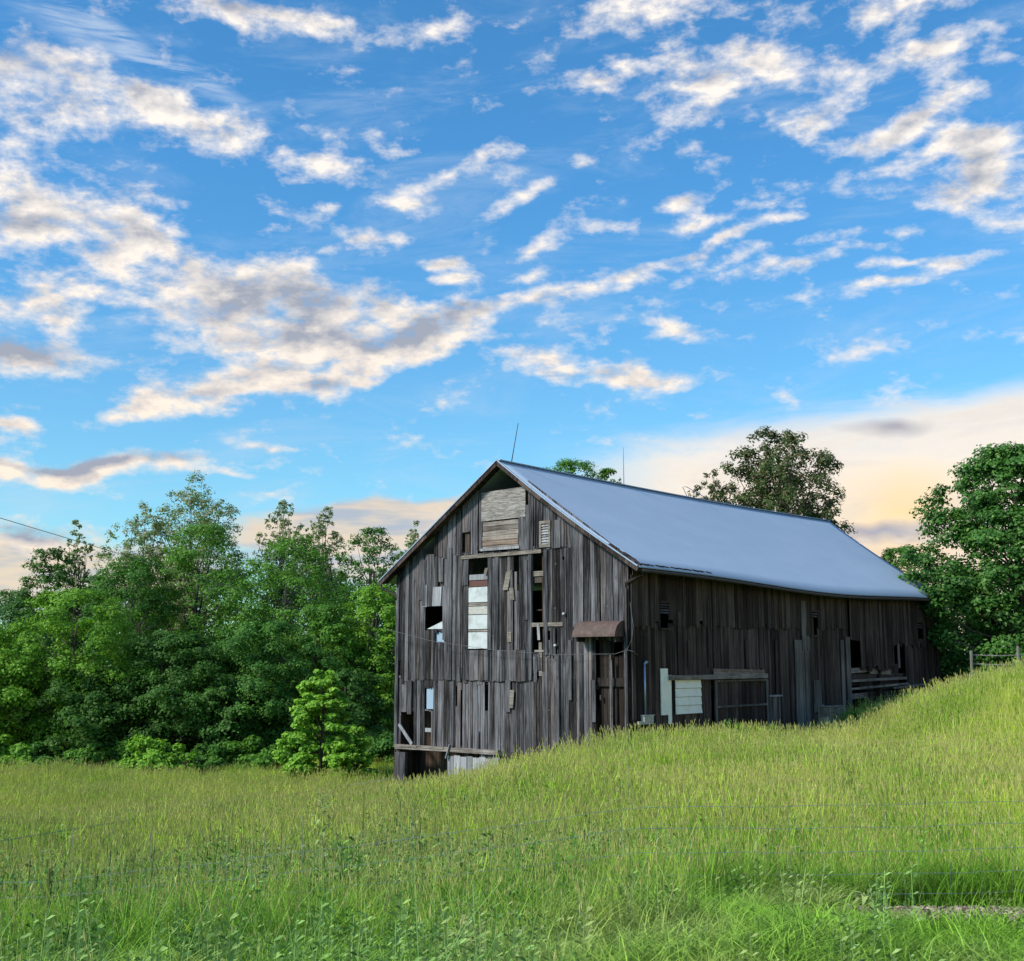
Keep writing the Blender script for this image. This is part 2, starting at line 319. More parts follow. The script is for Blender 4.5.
# ------------------------------------------------------------------ mesh helpers
class MB:
    def __init__(s): s.v = []; s.f = []; s.mi = []
    def hexa(s, p, mi=0):
        b = len(s.v); s.v += [tuple(q) for q in p]
        for q in ((0,3,2,1),(4,5,6,7),(0,1,5,4),(1,2,6,5),(2,3,7,6),(3,0,4,7)): s.f.append(tuple(b+i for i in q)); s.mi.append(mi)
    def box(s, x0, x1, y0, y1, z0, z1, mi=0):
        s.hexa([(x0,y0,z0),(x1,y0,z0),(x1,y1,z0),(x0,y1,z0),(x0,y0,z1),(x1,y0,z1),(x1,y1,z1),(x0,y1,z1)], mi)
    def quad(s, a, b, c, d, mi=0):
        n = len(s.v); s.v += [a, b, c, d]; s.f.append((n, n+1, n+2, n+3)); s.mi.append(mi)
    def tube(s, pts, r, n=6, mi=0, cap=True):
        pts = [np.array(p, float) for p in pts]
        rs = r if hasattr(r, '__len__') else [r]*len(pts)
        base = len(s.v)
        for i, p in enumerate(pts):
            t = pts[min(i+1, len(pts)-1)] - pts[max(i-1, 0)]; t /= (np.linalg.norm(t) + 1e-9)
            a = np.cross(t, (0, 0, 1) if abs(t[2]) < .9 else (1, 0, 0)); a /= np.linalg.norm(a); b = np.cross(t, a)
            for k in range(n):
                q = p + rs[i]*(cos(2*pi*k/n)*a + sin(2*pi*k/n)*b); s.v.append(tuple(q))
        for i in range(len(pts)-1):
            for k in range(n):
                s.f.append((base+i*n+k, base+i*n+(k+1) % n, base+(i+1)*n+(k+1) % n, base+(i+1)*n+k)); s.mi.append(mi)
        if cap:
            s.f.append(tuple(base+k for k in range(n))[::-1]); s.mi.append(mi)
            s.f.append(tuple(base+(len(pts)-1)*n+k for k in range(n))); s.mi.append(mi)
    def beam(s, p, q, w, h, mi=0):
        """bar of section w x h from p to q, h roughly vertical"""
        p = np.array(p, float); q = np.array(q, float); t = q-p; t /= np.linalg.norm(t)
        up = np.array((0, 0, 1.)) if abs(t[2]) < .9 else np.array((0, 1., 0))
        a = np.cross(t, up); a /= np.linalg.norm(a); b = np.cross(a, t)
        c = [(-1,-1),(1,-1),(1,1),(-1,1)]
        P = [p + a*i*w/2 + b*j*h/2 for i, j in c] + [q + a*i*w/2 + b*j*h/2 for i, j in c]
        s.hexa(P, mi)
    def build(s, name, mats, parent=None, smooth=False):
        me = bpy.data.meshes.new(name); me.from_pydata([tuple(map(float, q)) for q in s.v], [], s.f)
        for m in (mats if isinstance(mats, (list, tuple)) else [mats]): me.materials.append(m)
        me.polygons.foreach_set('material_index', s.mi)
        if smooth: me.polygons.foreach_set('use_smooth', [True]*len(s.f))
        me.validate(); me.update()
        o = bpy.data.objects.new(name, me); COL.objects.link(o)
        if parent is not None: o.parent = parent
        return o
def np_mesh(name, V, Q, mats, parent=None, mi=None):
    me = bpy.data.meshes.new(name); nv, nf = len(V), len(Q)
    me.vertices.add(nv); me.vertices.foreach_set('co', np.asarray(V, np.float32).ravel())
    me.loops.add(nf*4); me.loops.foreach_set('vertex_index', np.asarray(Q, np.int32).ravel())
    me.polygons.add(nf); me.polygons.foreach_set('loop_start', np.arange(0, nf*4, 4, dtype=np.int32))
    for m in (mats if isinstance(mats, (list, tuple)) else [mats]): me.materials.append(m)
    if mi is not None: me.polygons.foreach_set('material_index', np.asarray(mi, np.int32))
    me.update(calc_edges=True)
    o = bpy.data.objects.new(name, me)
    if parent is not False:
        COL.objects.link(o)
        if parent is not None: o.parent = parent
    return o
def empty(name, loc, rz=0):
    o = bpy.data.objects.new(name, None); COL.objects.link(o); o.location = loc; o.rotation_euler = (0, 0, rz); o.empty_display_size = .3
    return o
def tag(o, label=None, cat=None, group=None, kind=None):
    if label: o['label'] = label
    if cat: o['category'] = cat
    if group: o['group'] = group
    if kind: o['kind'] = kind
    return o

# ------------------------------------------------------------------ terrain
GH = .70
ctl = []
def c_px(px, py, Y, gh=GH):
    p = at(px, py, Y); ctl.append((p[0], p[1], p[2]-gh))
for a in [(1024,668,38,.6),(1100,664,38,.6),(975,679,39,.65),(940,694,40,.7),(900,709,41,.7),(868,722,41.5,.7),(850,729,42,.5),(1024,748,29),(1120,745,29),(900,742,33),(860,738,37),
          (800,730,38),(720,727,37),(629,730,35),(700,740,31),(560,752,35),(500,768,37),(440,780,39),(397,789,41),(396,786,44),(700,800,20),(512,815,20),(900,805,19),(1024,800,18),
          (340,800,34),(380,780,42),(200,820,24),(0,850,20),(0,800,33),(100,782,42,.5),(200,768,50,.5),(0,757,58,.3),(200,753,62,.3),(380,754,54,.3),(-150,800,33),(-120,763,56,.4),
          (350,850,14.5),(512,850,14.5),(700,850,14),(900,850,13.5),(1024,850,13.5),(150,875,14),(0,885,14),(-100,885,14),(1150,850,14),
          (1000,905,11.6,.02),(880,905,11.6,.02),(700,912,11.4,.05),(500,925,10.8,.1),(250,935,10.4,.15),(30,945,10.2,.2)]:
    c_px(*a)
ctl += [(x, y, z) for x, y, z in [(-6,7,-.15),(0,7,-.1),(6,7,-.1),(12,9,-.2),(-12,9,-.4),(0,0,0),(-15,0,0),(15,0,0),(0,-15,0),(25,60,0),(10,62,-.6),(35,60,.3),(0,66,-2.2),(-20,72,-4.2),(-45,72,-4.2),(0,85,-2.8),(40,85,-.4),(-45,45,-3.6),(-30,20,-1.8),(30,20,-.8),(40,40,.6),(14,50,-.4),(17,56,-.2),(6,48,-1.5),(0,52,-2.4)]]
ctl = np.array(ctl)
def _tps(r2): return np.where(r2 > 1e-9, .5*r2*np.log(r2+1e-12), 0)
_n = len(ctl); _d = ((ctl[:, None, :2]-ctl[None, :, :2])**2).sum(-1)
_A = np.zeros((_n+3, _n+3)); _A[:_n, :_n] = _tps(_d) + np.eye(_n)*4.0
_A[:_n, _n] = 1; _A[:_n, _n+1:] = ctl[:, :2]; _A[_n:, :_n] = _A[:_n, _n:].T
_w = np.linalg.solve(_A, np.r_[ctl[:, 2], 0, 0, 0])
def ground(x, y):
    x = np.atleast_1d(np.asarray(x, float)); y = np.atleast_1d(np.asarray(y, float)); out = np.empty(len(x))
    for i in range(0, len(x), 4000):
        X, Y = x[i:i+4000], y[i:i+4000]
        k = _tps((X[:, None]-ctl[None, :, 0])**2 + (Y[:, None]-ctl[None, :, 1])**2)
        z = k @ _w[:_n] + _w[_n] + _w[_n+1]*X + _w[_n+2]*Y
        d = np.sqrt(X**2 + (Y-35)**2); t = np.clip((d-42)/30, 0, 1); t = t*t*(3-2*t)
        far = -1.6 + .02*np.clip(X, -60, 60)
        out[i:i+4000] = z*(1-t) + far*t
    return out
def gz(x, y): return float(ground(x, y)[0])
def build_ground():
    xs = np.r_[-900, -500, -250, -140, np.arange(-90, 90.1, 1.0), 140, 250, 500, 900]
    ys = np.r_[-400, -150, -60, -25, np.arange(-12, 100.1, 1.0), 140, 220, 400, 800, 1500]
    X, Y = np.meshgrid(xs, ys); Z = ground(X.ravel(), Y.ravel())
    rr = np.random.default_rng(1); Z += rr.normal(0, .02, len(Z))
    V = np.c_[X.ravel(), Y.ravel(), Z]; nx = len(xs)
    i = np.arange(len(ys)-1)[:, None]*nx + np.arange(nx-1)[None]
    Q = np.stack([i, i+1, i+1+nx, i+nx], -1).reshape(-1, 4)
    m, T = mat_new('meadow_soil'); g = T.add('ShaderNodeNewGeometry'); P = g.outputs['Position']
    n = T.noise(P, 2.2, 6, .65); n2 = T.noise(P, 14, 5, .7)
    c = T.mix(T.ramp(n, .35, .65), (.055, .10, .022), (.095, .15, .035))
    c = T.mix(T.ramp(n2, .55, .7, 0, .6), c, (.07, .055, .035))
    o_ = T.vmath('LENGTH', T.vmath('MULTIPLY', T.vmath('SUBTRACT', P, (4.2, 10.9, -.8)), (.6, .95, 0)))
    c = T.mix(T.ramp(T.math('ADD', o_, T.math('MULTIPLY', n2, .5)), .9, 1.3, 1, 0), c, T.mix(n2, (.16, .12, .09), (.30, .25, .20)))
    finish(T, principled(T, c, .95, 0, n2, .6, .03))
    o = np_mesh('meadow_ground', V, Q, m); o.data.polygons.foreach_set('use_smooth', [True]*len(Q))
    tag(o, 'rolling green meadow ground rising to a knoll on the right', None, None, 'structure')
build_ground()

# ------------------------------------------------------------------ the barn
NX, NY, PHI = 3.55, 36.0, 0.697
BW, BL = 9.9, 24.2
OG, OE = .36, .53
ZE, ZR = CZ+2.80, CZ+6.60
BZ = -1.2
G = np.array((-cos(PHI), sin(PHI))); S = np.array((sin(PHI), cos(PHI)))
barn = empty('barn', (NX, NY, BZ), -PHI)
tag(barn, 'old weathered grey wooden barn with blue grey metal roof on grassy slope', 'barn')
def gp(px, py):           # pixel -> (u, z) on the gable plane
    d = ray(px, py); n = np.array((sin(PHI), cos(PHI))); t = (NX*n[0]+NY*n[1])/(d[0]*n[0]+d[1]*n[1])
    p = np.array((d[0]*t-NX, d[1]*t-NY)); return float(p@G), CZ + d[2]*t
def sp(px, py):           # pixel -> (v, z) on the side plane
    d = ray(px, py); n = np.array((cos(PHI), -sin(PHI))); t = (NX*n[0]+NY*n[1])/(d[0]*n[0]+d[1]*n[1])
    p = np.array((d[0]*t-NX, d[1]*t-NY)); return float(p@S), CZ + d[2]*t
def rect(f, x0, y0, x1, y1):
    a, b = f((x0+0.0), (y0+y1)/2)[0], f(x1, (y0+y1)/2)[0]
    xm = (x0+x1)/2
    return (min(a, b), max(a, b), f(xm, y1)[1], f(xm, y0)[1])
SL = (ZR-ZE)/(BW/2+OE)
def roofz(u): return ZR - abs(u-BW/2)*SL
def sag(v): return .18*sin(pi*min(max(v/BL, 0), 1))
class BM(MB):
    """u = metres to the left along the gable, v = metres back along the side; o = metres proud of the wall"""
    def g(s, u0, u1, z0, z1, o, th, tilt=0, z1b=None, z0b=None, mi=0):
        z1b = z1 if z1b is None else z1b; z0b = z0 if z0b is None else z0b
        y0, y1 = -o-th, -o
        p = [(-u1-tilt, z0b), (-u0-tilt, z0), (-u0, z1), (-u1, z1b)]
        s.hexa([(p[0][0],y0,p[0][1]-BZ),(p[1][0],y0,p[1][1]-BZ),(p[1][0],y1,p[1][1]-BZ),(p[0][0],y1,p[0][1]-BZ),
                (p[3][0],y0,p[3][1]-BZ),(p[2][0],y0,p[2][1]-BZ),(p[2][0],y1,p[2][1]-BZ),(p[3][0],y1,p[3][1]-BZ)], mi)
    def s_(s, v0, v1, z0, z1, o, th, tilt=0, out=0, z0b=None, mi=0):
        z0b = z0 if z0b is None else z0b
        x0, x1 = o, o+th
        s.hexa([(x0+out,v0+tilt,z0-BZ),(x1+out,v0+tilt,z0-BZ),(x1+out,v1+tilt,z0b-BZ),(x0+out,v1+tilt,z0b-BZ),
                (x0,v0,z1-BZ),(x1,v0,z1-BZ),(x1,v1,z1-BZ),(x0,v1,z1-BZ)], mi)
def cuts(a0, a1, forced, rng, wmin, wmax):
    c = [a0]
    while c[-1] < a1-wmin: c.append(c[-1]+rng.uniform(wmin, wmax))
    if a1-c[-1] < .07: c[-1] = a1
    else: c.append(a1)
    for f in forced:
        if a0 < f < a1: c = [q for q in c if abs(q-f) > .06 or q in (a0, a1)] + [f]
    return sorted(set(c))
def board_tier(mb, kind, a0, a1, zb, zt, holes, rng, o, th=.025, wmin=.15, wmax=.27, rag=.06, gap=.006):
    hs = [h for h in holes if h[1] > a0 and h[0] < a1]
    cs = cuts(a0, a1, [e for h in hs for e in h[:2]], rng, wmin, wmax)
    for i in range(len(cs)-1):
        l, r = cs[i], cs[i+1]
        if r-l < .02: continue
        m = (l+r)/2; b, t = zb(m)-rng.uniform(-rag, rag), zt(m)
        if rng.random() < .06: b += rng.uniform(.05, .22)
        if rng.random() < .10: b -= rng.uniform(.03, .12)
        segs = [(b, t, True)]
        for h in hs:
            if h[0]-.01 <= m <= h[1]+.01:
                ns = []
                for (p, q, top) in segs:
                    if h[3] <= p or h[2] >= q: ns.append((p, q, top)); continue
                    if h[2] > p: ns.append((p, h[2]+rng.uniform(-.02, .02), False))
                    if h[3] < q: ns.append((h[3]+rng.uniform(-.03, .03), q, top))
                segs = ns
        g2 = gap*rng.uniform(.4, 2.2); oo = o + rng.uniform(0, .014); tl = rng.uniform(-.018, .018)
        if rng.random() < .08: tl = rng.uniform(-.05, .05)
        for (p, q, top) in segs:
            if q-p < .03: continue
            if kind == 'g':
                za, zc = (zt(l+g2), zt(r-g2)) if top else (q, q)
                mb.g(l+g2, r-g2, p, za, oo, th, tl, zc)
            else: mb.s_(l+g2, r-g2, p, q, oo, th, tl, rng.uniform(0, .02))

rng = random.Random(7)
gh = [rect(gp, *r) for r in [(463.5,532,472,553),(469,556,489,650.5),(427,606,443.5,629.5),(439,581,443.5,586),(533.5,550,545,657),(402,712,414,747),
      (426.5,688,433.5,710),(425,711,431,747),(485,681,488.5,711),(515,553,518,572),(399.5,660,402,676),(479,455,529,551.5),(548,630,551,640),(541,655,545,672),
      (518,555,519.5,590),(456,686,457.5,706),(461,690,462.5,745),(537,672,542,680),(436,632,444.5,642),(597,640,625,760),(563,556,565,560)]]
zL = gp(500, 552)[1]; zM = gp(500, 680)[1]; zB = gp(440, 750)[1]
def g_bottom(u): return zB - .02*u + .12 if u > 5.9 else gz(*(np.array((NX, NY))+G*u)) - .3
wall = BM()
board_tier(wall, 'g', 2.15, 8.05, lambda u: zL-.02, lambda u: roofz(u)-.05, gh, rng, .030)
board_tier(wall, 'g', 3.55, 9.86, lambda u: zM-.03, lambda u: min(zL+.10, roofz(u)-.05), gh, rng, .012)
zR2 = gp(590, 628)[1]
board_tier(wall, 'g', .04, 2.15, lambda u: zR2, lambda u: roofz(u)-.05, gh, rng, .024, wmin=.12)
board_tier(wall, 'g', 2.15, 3.55, lambda u: gp(555, 655)[1], lambda u: zL+.08, gh, rng, .008, wmin=.12, rag=.12)
board_tier(wall, 'g', .04, 2.15, g_bottom, lambda u: zR2+.1, gh, rng, -.006, wmin=.1, wmax=.2)
board_tier(wall, 'g', 2.15, 9.86, g_bottom, lambda u: zM+.12 if u > 3.55 else gp(555, 650)[1], gh, rng, -.014, wmin=.14, wmax=.24, rag=.03)
wall.build('gable_wall', M['gable'], barn)
# laths and odd boards nailed over the gable
for (x0, y0, x1, y1, tl) in [(465.5,553,470,585,.03),(448,548,453,680,0),(496,555,500,680,0),(444,586,449,640,-.01),(526,560,529,620,0),(512,570,514.5,680,0),
        (459.5,667,462,681,0),(478,731,480.5,752,.0),(592,680,597,722,0),(553,628,557,656,0),(556,655,561,745,.02),(424,560,427,606,0),(409,680,413,714,0),(421,540,425,600,0),
        (507,680,512,712,.02),(570,640,573,700,0),(545,550,549,655,0),(530,553,533,680,0),(489,553,493,650,.0),(556,520,562,548,0),(612,660,614,735,0)]:
    bt = BM(); u0, u1, z0, z1 = rect(gp, x0, y0, x1, y1); bt.g(u0, u1, z0, z1, .058+rng.uniform(0, .006), .022, tl); bt.build('nailed_lath', M['gable'], barn)
# bare peeled splinters
for (x0, y0, x1, y1, tl) in [(508,572,513,590,.14),(511,588,515,600,-.05),(509,632,513,642,0),(512,690,516,708,.05),(487,568,490,574,.06)]:
    b2 = BM(); u0, u1, z0, z1 = rect(gp, x0, y0, x1, y1); b2.g(u0, u1, z0, z1, .085+rng.uniform(0, .006), .012, tl); b2.build('splintered_board', M['tan_wood'], barn)
# apex
def part_g(name, mat, x0, y0, x1, y1, o, th, tilt=0, label=None, dz=(0, 0)):
    mb = BM(); u0, u1, z0, z1 = rect(gp, x0, y0, x1, y1); mb.g(u0, u1, z0, z1, o, th, tilt, z1+dz[0], z0+dz[1])
    ob = mb.build(name, mat, barn)
    if label: ob['label'] = label
    return ob
def part_s(name, mat, x0, y0, x1, y1, o, th, tilt=0, label=None, out=0, dz=0):
    mb = BM(); v0, v1, z0, z1 = rect(sp, x0, y0, x1, y1); mb.s_(v0, v1, z0, z1, o, th, tilt, out, z0+dz)
    ob = mb.build(name, mat, barn)
    if label: ob['label'] = label
    return ob
part_g('plywood_patch', M['ply'], 482.5, 489, 526.5, 519, .03, .03, 0, None, (-.05, -.02))
mb = BM(); u0, u1, z0, z1 = rect(gp, 483.5, 521, 519, 549)
zz = z0
while zz < z1-.02:
    h = rng.uniform(.13, .19); mb.g(u0, u1, zz, min(zz+h-.012, z1), .012+rng.uniform(0, .012), .03, rng.uniform(-.02, .02)); zz += h
mb.build('horizontal_planking', M['plank'], barn)
for (x0, y0, x1, y1) in [(519.5,512,524,550),(527,505,530.5,550),(523.8,514,527.2,550),(480,492,482.8,551)]:
    mb = BM(); u0, u1, z0, z1 = rect(gp, x0, y0, x1, y1); mb.g(u0, u1, z0, z1, .02+rng.uniform(0,.01), .028); mb.build('apex_board', M['gable'], barn)
part_g('lintel', M['tan_wood'], 463, 552.5, 543, 556, .06, .05, 0, None, (-.02, -.02))
part_g('ledge_trim', M['pale_wood'], 482, 547.5, 521, 550, .066, .035)
# boards closing the tall doorway
for nm, mt, y0, y1, lab in [('cross_plank', 'pale_wood', 574.5, 580, None), ('red_board', 'rednk', 580.8, 586.6, 'red brown board'), ('white_board', 'white', 587.2, 602.2, None),
        ('cross_plank', 'plank', 602.9, 606, None), ('white_board', 'white2', 606.5, 614.3, 'stained cream board'), ('white_board', 'white', 615, 629, None),
        ('cross_plank', 'plank', 629.6, 631.6, None), ('white_board', 'white', 632.2, 648.6, None)]:
    part_g(nm, M[mt], 466.5 if y0 < 630 else 468.5, y0, 488.6, y1, -.005, .03, 0, lab)
part_g('door_jamb', M['gable'], 465.5, 556, 469.5, 586, .05, .025, .1)
mb = BM()
u0, u1, z0, z1 = rect(gp, 466, 650, 490, 680)
for k in range(5): mb.g(u0+(u1-u0)*k/5+.008, u0+(u1-u0)*(k+1)/5-.008, z0-.02*(k % 2), z1, .055+.004*(k % 3), .025)
mb.build('short_board_row', M['gable'], barn); mb = BM()
u0, u1, z0, z1 = rect(gp, 494, 650, 527, 681)
for k in range(7): mb.g(u0+(u1-u0)*k/7+.006, u0+(u1-u0)*(k+1)/7-.006, z0-.02*(k % 2), z1, .052+.004*(k % 3), .025)
mb.build('short_board_row', M['gable'], barn)
part_g('slot_plank', M['tan_wood'], 533, 571, 546, 576, -.03, .03)
part_g('slot_plank', M['tan_wood'], 533, 622.5, 564, 626.5, .045, .03)
part_g('slot_plank', M['dark_wood'], 533, 609, 546, 610.5, -.2, .05)
part_g('slot_lath', M['pale_wood'], 538.5, 624, 541, 640, .07, .02, -.03)
part_g('slot_lath', M['plank'], 539, 642, 542, 676, -.01, .02, .0)
part_g('slot_plank', M['plank'], 535, 650, 545, 652, .0, .03)
part_g('slot_board', M['gable'], 533.5, 654, 540, 670, .0, .03, .0)
# opening with leaning sheet, blue sheets inside
mb = BM(); (ua, za), (ub, zb_), (uc, zc) = gp(427, 629), gp(443.5, 620.5), gp(443.5, 629)
mb.v += [(-ua,-.0,za-BZ),(-ub,.02,zb_-BZ),(-uc,.02,zc-BZ),(-ua,.02,za-BZ),(-ub,.04,zb_-BZ),(-uc,.04,zc-BZ)]
mb.f += [(0,2,1),(3,4,5),(0,1,4,3),(1,2,5,4),(2,0,3,5)]; mb.mi += [0]*5
mb.build('leaning_sheet', M['white'], barn)
part_g('blue_sheet', M['blue'], 435, 632, 445, 642.5, -.05, .02)
part_g('blue_sheet', M['blue'], 426, 687.5, 434, 709, -.05, .02)
part_g('slot_plank', M['pale_wood'], 425, 728, 431.5, 732, -.03, .03)
part_g('broken_board', M['pale_wood'], 434.5, 587, 443, 606, .05, .02, .05)
part_g('broken_board', M['pale_wood'], 424, 585, 428, 607, .05, .02, .0)
# louver window
louv = part_g('louver_window', M['tan_wood'], 541, 521, 552, 524, .05, .05)
def bits(name, mat, items, parent=barn, fn='g'):
    for it in items:
        m_ = BM()
        if fn == 'g': u0, u1, z0, z1 = rect(gp, *it[:4]); m_.g(u0, u1, z0, z1, it[4], it[5])
        else: v0, v1, z0, z1 = rect(sp, *it[:4]); m_.s_(v0, v1, z0, z1, it[4], it[5])
        ob = m_.build(name, mat, parent)
    return ob
bits('window_frame', M['tan_wood'], [(541,524,542.8,545,.05,.05),(550.2,524,552,545,.05,.05),(541,545,552,547.5,.05,.05)], louv)
m_ = BM()
for k in range(8):
    u0, u1, z0, z1 = rect(gp, 543, 524.5+k*2.6, 550, 526.5+k*2.6)
    m_.hexa([(-u1,-.09,z0-BZ),(-u0,-.09,z0-BZ),(-u0,-.08,z0-BZ),(-u1,-.08,z0-BZ),(-u1,-.06,z1-BZ),(-u0,-.06,z1-BZ),(-u0,-.05,z1-BZ),(-u1,-.05,z1-BZ)])
m_.build('slats', M['pale_wood'], louv)
# sill beam, lower left post, grey panel, brace
bits('sill_beam', M['plank'], [(397,747,500,751.5,-.04,.16)])
bits('sill_lath', M['tan_wood'], [(397,745,419,747,.11,.03),(425,746,446,748.6,.11,.03)])
bits('corner_post', M['gable'], [(396.5,588,399.5,745.4,.03,.05)])
bits('foundation_post', M['gable'], [(397.5,752,406.5,800,-.02,.12)])
bits('foundation_post', M['dark_wood'], [(395.2,752,397.3,800,-.1,.14)])
m_ = BM(); u0, u1, z0, z1 = rect(gp, 448.5, 756.5, 500, 790)
k = 8
for i in range(k): m_.g(u0+(u1-u0)*i/k+.006, u0+(u1-u0)*(i+1)/k-.006, z0, z1-.03*(i % 2), .03, .03)
ob = m_.build('lower_panel', M['pale_wood'], barn)
bits('sill_beam', M['darkmetal'], [(500,752,520,756,.0,.12)])
m_ = BM()
a, b = gp(399.5, 724), gp(412.5, 744); m_.beam((-a[0], -.03, a[1]-BZ), (-b[0], -.03, b[1]-BZ), .03, .12)
m_.build('diagonal_brace', M['pale_wood'], barn)
m_ = BM(); a, b = gp(449, 758), gp(453, 744); m_.beam((-a[0], -.14, a[1]-BZ), (-b[0], -.14, b[1]-BZ), .03, .10)
m_.build('loose_lath', M['pale_wood'], barn)
# recessed plank door under the awning, doorway shade put into its board colour
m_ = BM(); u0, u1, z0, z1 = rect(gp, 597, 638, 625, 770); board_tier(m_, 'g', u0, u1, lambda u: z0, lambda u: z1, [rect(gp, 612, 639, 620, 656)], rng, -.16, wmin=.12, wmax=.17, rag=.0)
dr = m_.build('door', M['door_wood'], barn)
bits('door_trim', M['plank'], [(609.5,655,610.8,730,-.04,.02)], dr)
bits('door_handle', M['darkmetal'], [(600,695,601.4,700,-.04,.05)], dr)
# barrel awning
m_ = BM(); u0, u1, z0, z1 = rect(gp, 583, 621, 625.5, 637); n = 10
zc = z0; rad = (z1-z0)
for i in range(n):
    a0, a1 = pi/2*i/n, pi/2*(i+1)/n
    P = []
    for r_ in (rad, rad-.03):
        P.append([(-r_*sin(a)*1.05-.05, zc+r_*cos(a)-BZ) for a in (a0, a1)])
    for (ya, zA), (yb, zB_), (yc, zC), (yd, zD) in [(P[0][0], P[0][1], P[1][1], P[1][0])]:
        m_.hexa([(-u1,ya,zA),(-u0,ya,zA),(-u0,yb,zB_),(-u1,yb,zB_),(-u1,yd,zD),(-u0,yd,zD),(-u0,yc,zC),(-u1,yc,zC)])
for uu in (u0, u1-.02):
    c = len(m_.v); pts = [(-rad*1.05*sin(pi/2*i/n)-.05, zc+rad*cos(pi/2*i/n)-BZ) for i in range(n+1)]
    ring = [(-uu, q[0], q[1]) for q in pts] + [(-uu, -.05, zc-BZ)]
    ring2 = [(-uu-.02, q[1], q[2]) for q in ring]
    m_.v += ring + ring2; k = len(ring)
    m_.f += [tuple(range(c, c+k)), tuple(range(c+2*k-1, c+k-1, -1))]; m_.mi += [0, 0]
m_.build('awning', M['rust'], barn)
bits('awning_bracket', M['darkmetal'], [(584,636,585.6,642,.05,.35),(622,636,623.6,642,.05,.35)])

# side wall
sh = [rect(sp, *r) for r in [(659,603,667.5,629),(810,612,816.5,636),(916,623,921.5,640),(849,642,860,730),(849,664,894,760),(860,688,905,760),(711,677,766,760)]]
vS = sp(848, 650)[0]
zS = lambda v: sp(660, 627)[1] + .012*v
side = BM()
zt = lambda v: ZE + .14 - sag(v)
board_tier(side, 's', .03, vS, lambda v: zS(v), zt, sh, rng, .02, wmin=.13, wmax=.24)
board_tier(side, 's', vS+.12, BL, lambda v: sp(890, 668)[1]+.0*v if v < sp(893, 650)[0] else sp(920, 645)[1], zt, sh[:3]+[rect(sp, 847, 640, 860, 730)], rng, .045, wmin=.13, wmax=.24, rag=.14)
def s_bot(v): return gz(*(np.array((NX, NY))+S*v)) - .3
board_tier(side, 's', .03, vS, s_bot, lambda v: zS(v)+.1, sh, rng, -.01, wmin=.13, wmax=.24, rag=0)
board_tier(side, 's', sp(905, 660)[0], BL, s_bot, lambda v: sp(920, 645)[1]+.1, sh[:3], rng, -.01, wmin=.13, wmax=.24, rag=0)
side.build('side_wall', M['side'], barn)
for (x0, y0, x1, y1, mi) in [(799.5,601,803.5,640,0),(794,640,803,728,0),(803.6,636,808,728,0),(845.4,637,849.5,722,0),(676,612,680,680,0),(629.8,575,633,720,0),(934.5,604,938,694,0),(711,572,712.6,668,1),(757,590,760,668,0),(896,640,898,668,0),(706,600,707.5,668,0),(840,640,843,716,0),(774,640,776,700,0),(744,640,745.4,668,0),(686,640,688,668,0)]:
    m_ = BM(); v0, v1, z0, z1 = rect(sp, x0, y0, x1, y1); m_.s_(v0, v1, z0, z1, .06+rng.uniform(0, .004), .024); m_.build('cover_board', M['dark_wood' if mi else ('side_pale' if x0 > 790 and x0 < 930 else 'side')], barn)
bits('peeling_board', M['side_pale'], [(812.5,680,820,710,.06,.02),(812.5,704,822,712,.063,.02)], barn, 's')
bits('hanging_lath', M['side_pale'], [(799.8,636,802,651,.09,.02),(804.8,636,807,651,.09,.02)], barn, 's')
for (x0, y0, x1, y1) in [(659,603,667.5,629), (810,612,816.5,636), (916,623,921.5,640)]:
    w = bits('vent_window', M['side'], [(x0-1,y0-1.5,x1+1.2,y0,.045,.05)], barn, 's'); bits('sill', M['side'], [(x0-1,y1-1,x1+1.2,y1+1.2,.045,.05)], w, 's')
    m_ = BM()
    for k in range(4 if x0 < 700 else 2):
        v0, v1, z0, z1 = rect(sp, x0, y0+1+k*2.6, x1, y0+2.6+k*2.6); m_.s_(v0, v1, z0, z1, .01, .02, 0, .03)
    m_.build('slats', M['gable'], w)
# white panels
m_ = BM(); v0, v1, z0, z1 = rect(sp, 658.5, 668.5, 665.5, 715); m_.s_(v0, v1, z0, z1, .07, .03)
vv0, vv1, zz0, zz1 = rect(sp, 665.2, 675, 669, 724); m_.s_(v1, vv1, zz0, zz1, .07, .028)
m_.build('white_jamb_panel', M['siding'], barn)
m_ = BM(); v0, v1, z0, z1 = rect(sp, 673, 679.5, 698.6, 713.5); n = 4
for k in range(n):
    za, zb2 = z0+(z1-z0)*k/n, z0+(z1-z0)*(k+1)/n-.012
    m_.hexa([(.08,v0,za-BZ),(.12,v0,za-BZ),(.12,v1+(.03 if k == 0 else 0),za-BZ),(.08,v1,za-BZ),(.08,v0,zb2-BZ),(.09,v0,zb2-BZ),(.09,v1,zb2-BZ),(.08,v1,zb2-BZ)])
m_.build('white_siding_panel', M['siding'], barn)
bits('door_rail', M['plank'], [(665.5,674.5,763,679,.12,.08)], barn, 's')
m_ = BM()
for k in range(5):
    a, b = sp(711, 669.2+k*1.7+rng.uniform(-.4,.4)), sp(762, 670.5+k*1.6+rng.uniform(-.4,.4))
    m_.beam((.08+.01*k, a[0], a[1]-BZ), (.08+.01*k, b[0], b[1]-BZ), .04, .06)
m_.build('broken_header', M['tan_wood'], barn)
m_ = BM(); v0, v1, z0, z1 = rect(sp, 713.5, 679.5, 766, 760); board_tier(m_, 's', v0, v1, lambda v: z0, lambda v: z1, [], rng, .02, rag=0)
sdoor = m_.build('sliding_door', M['side'], barn)
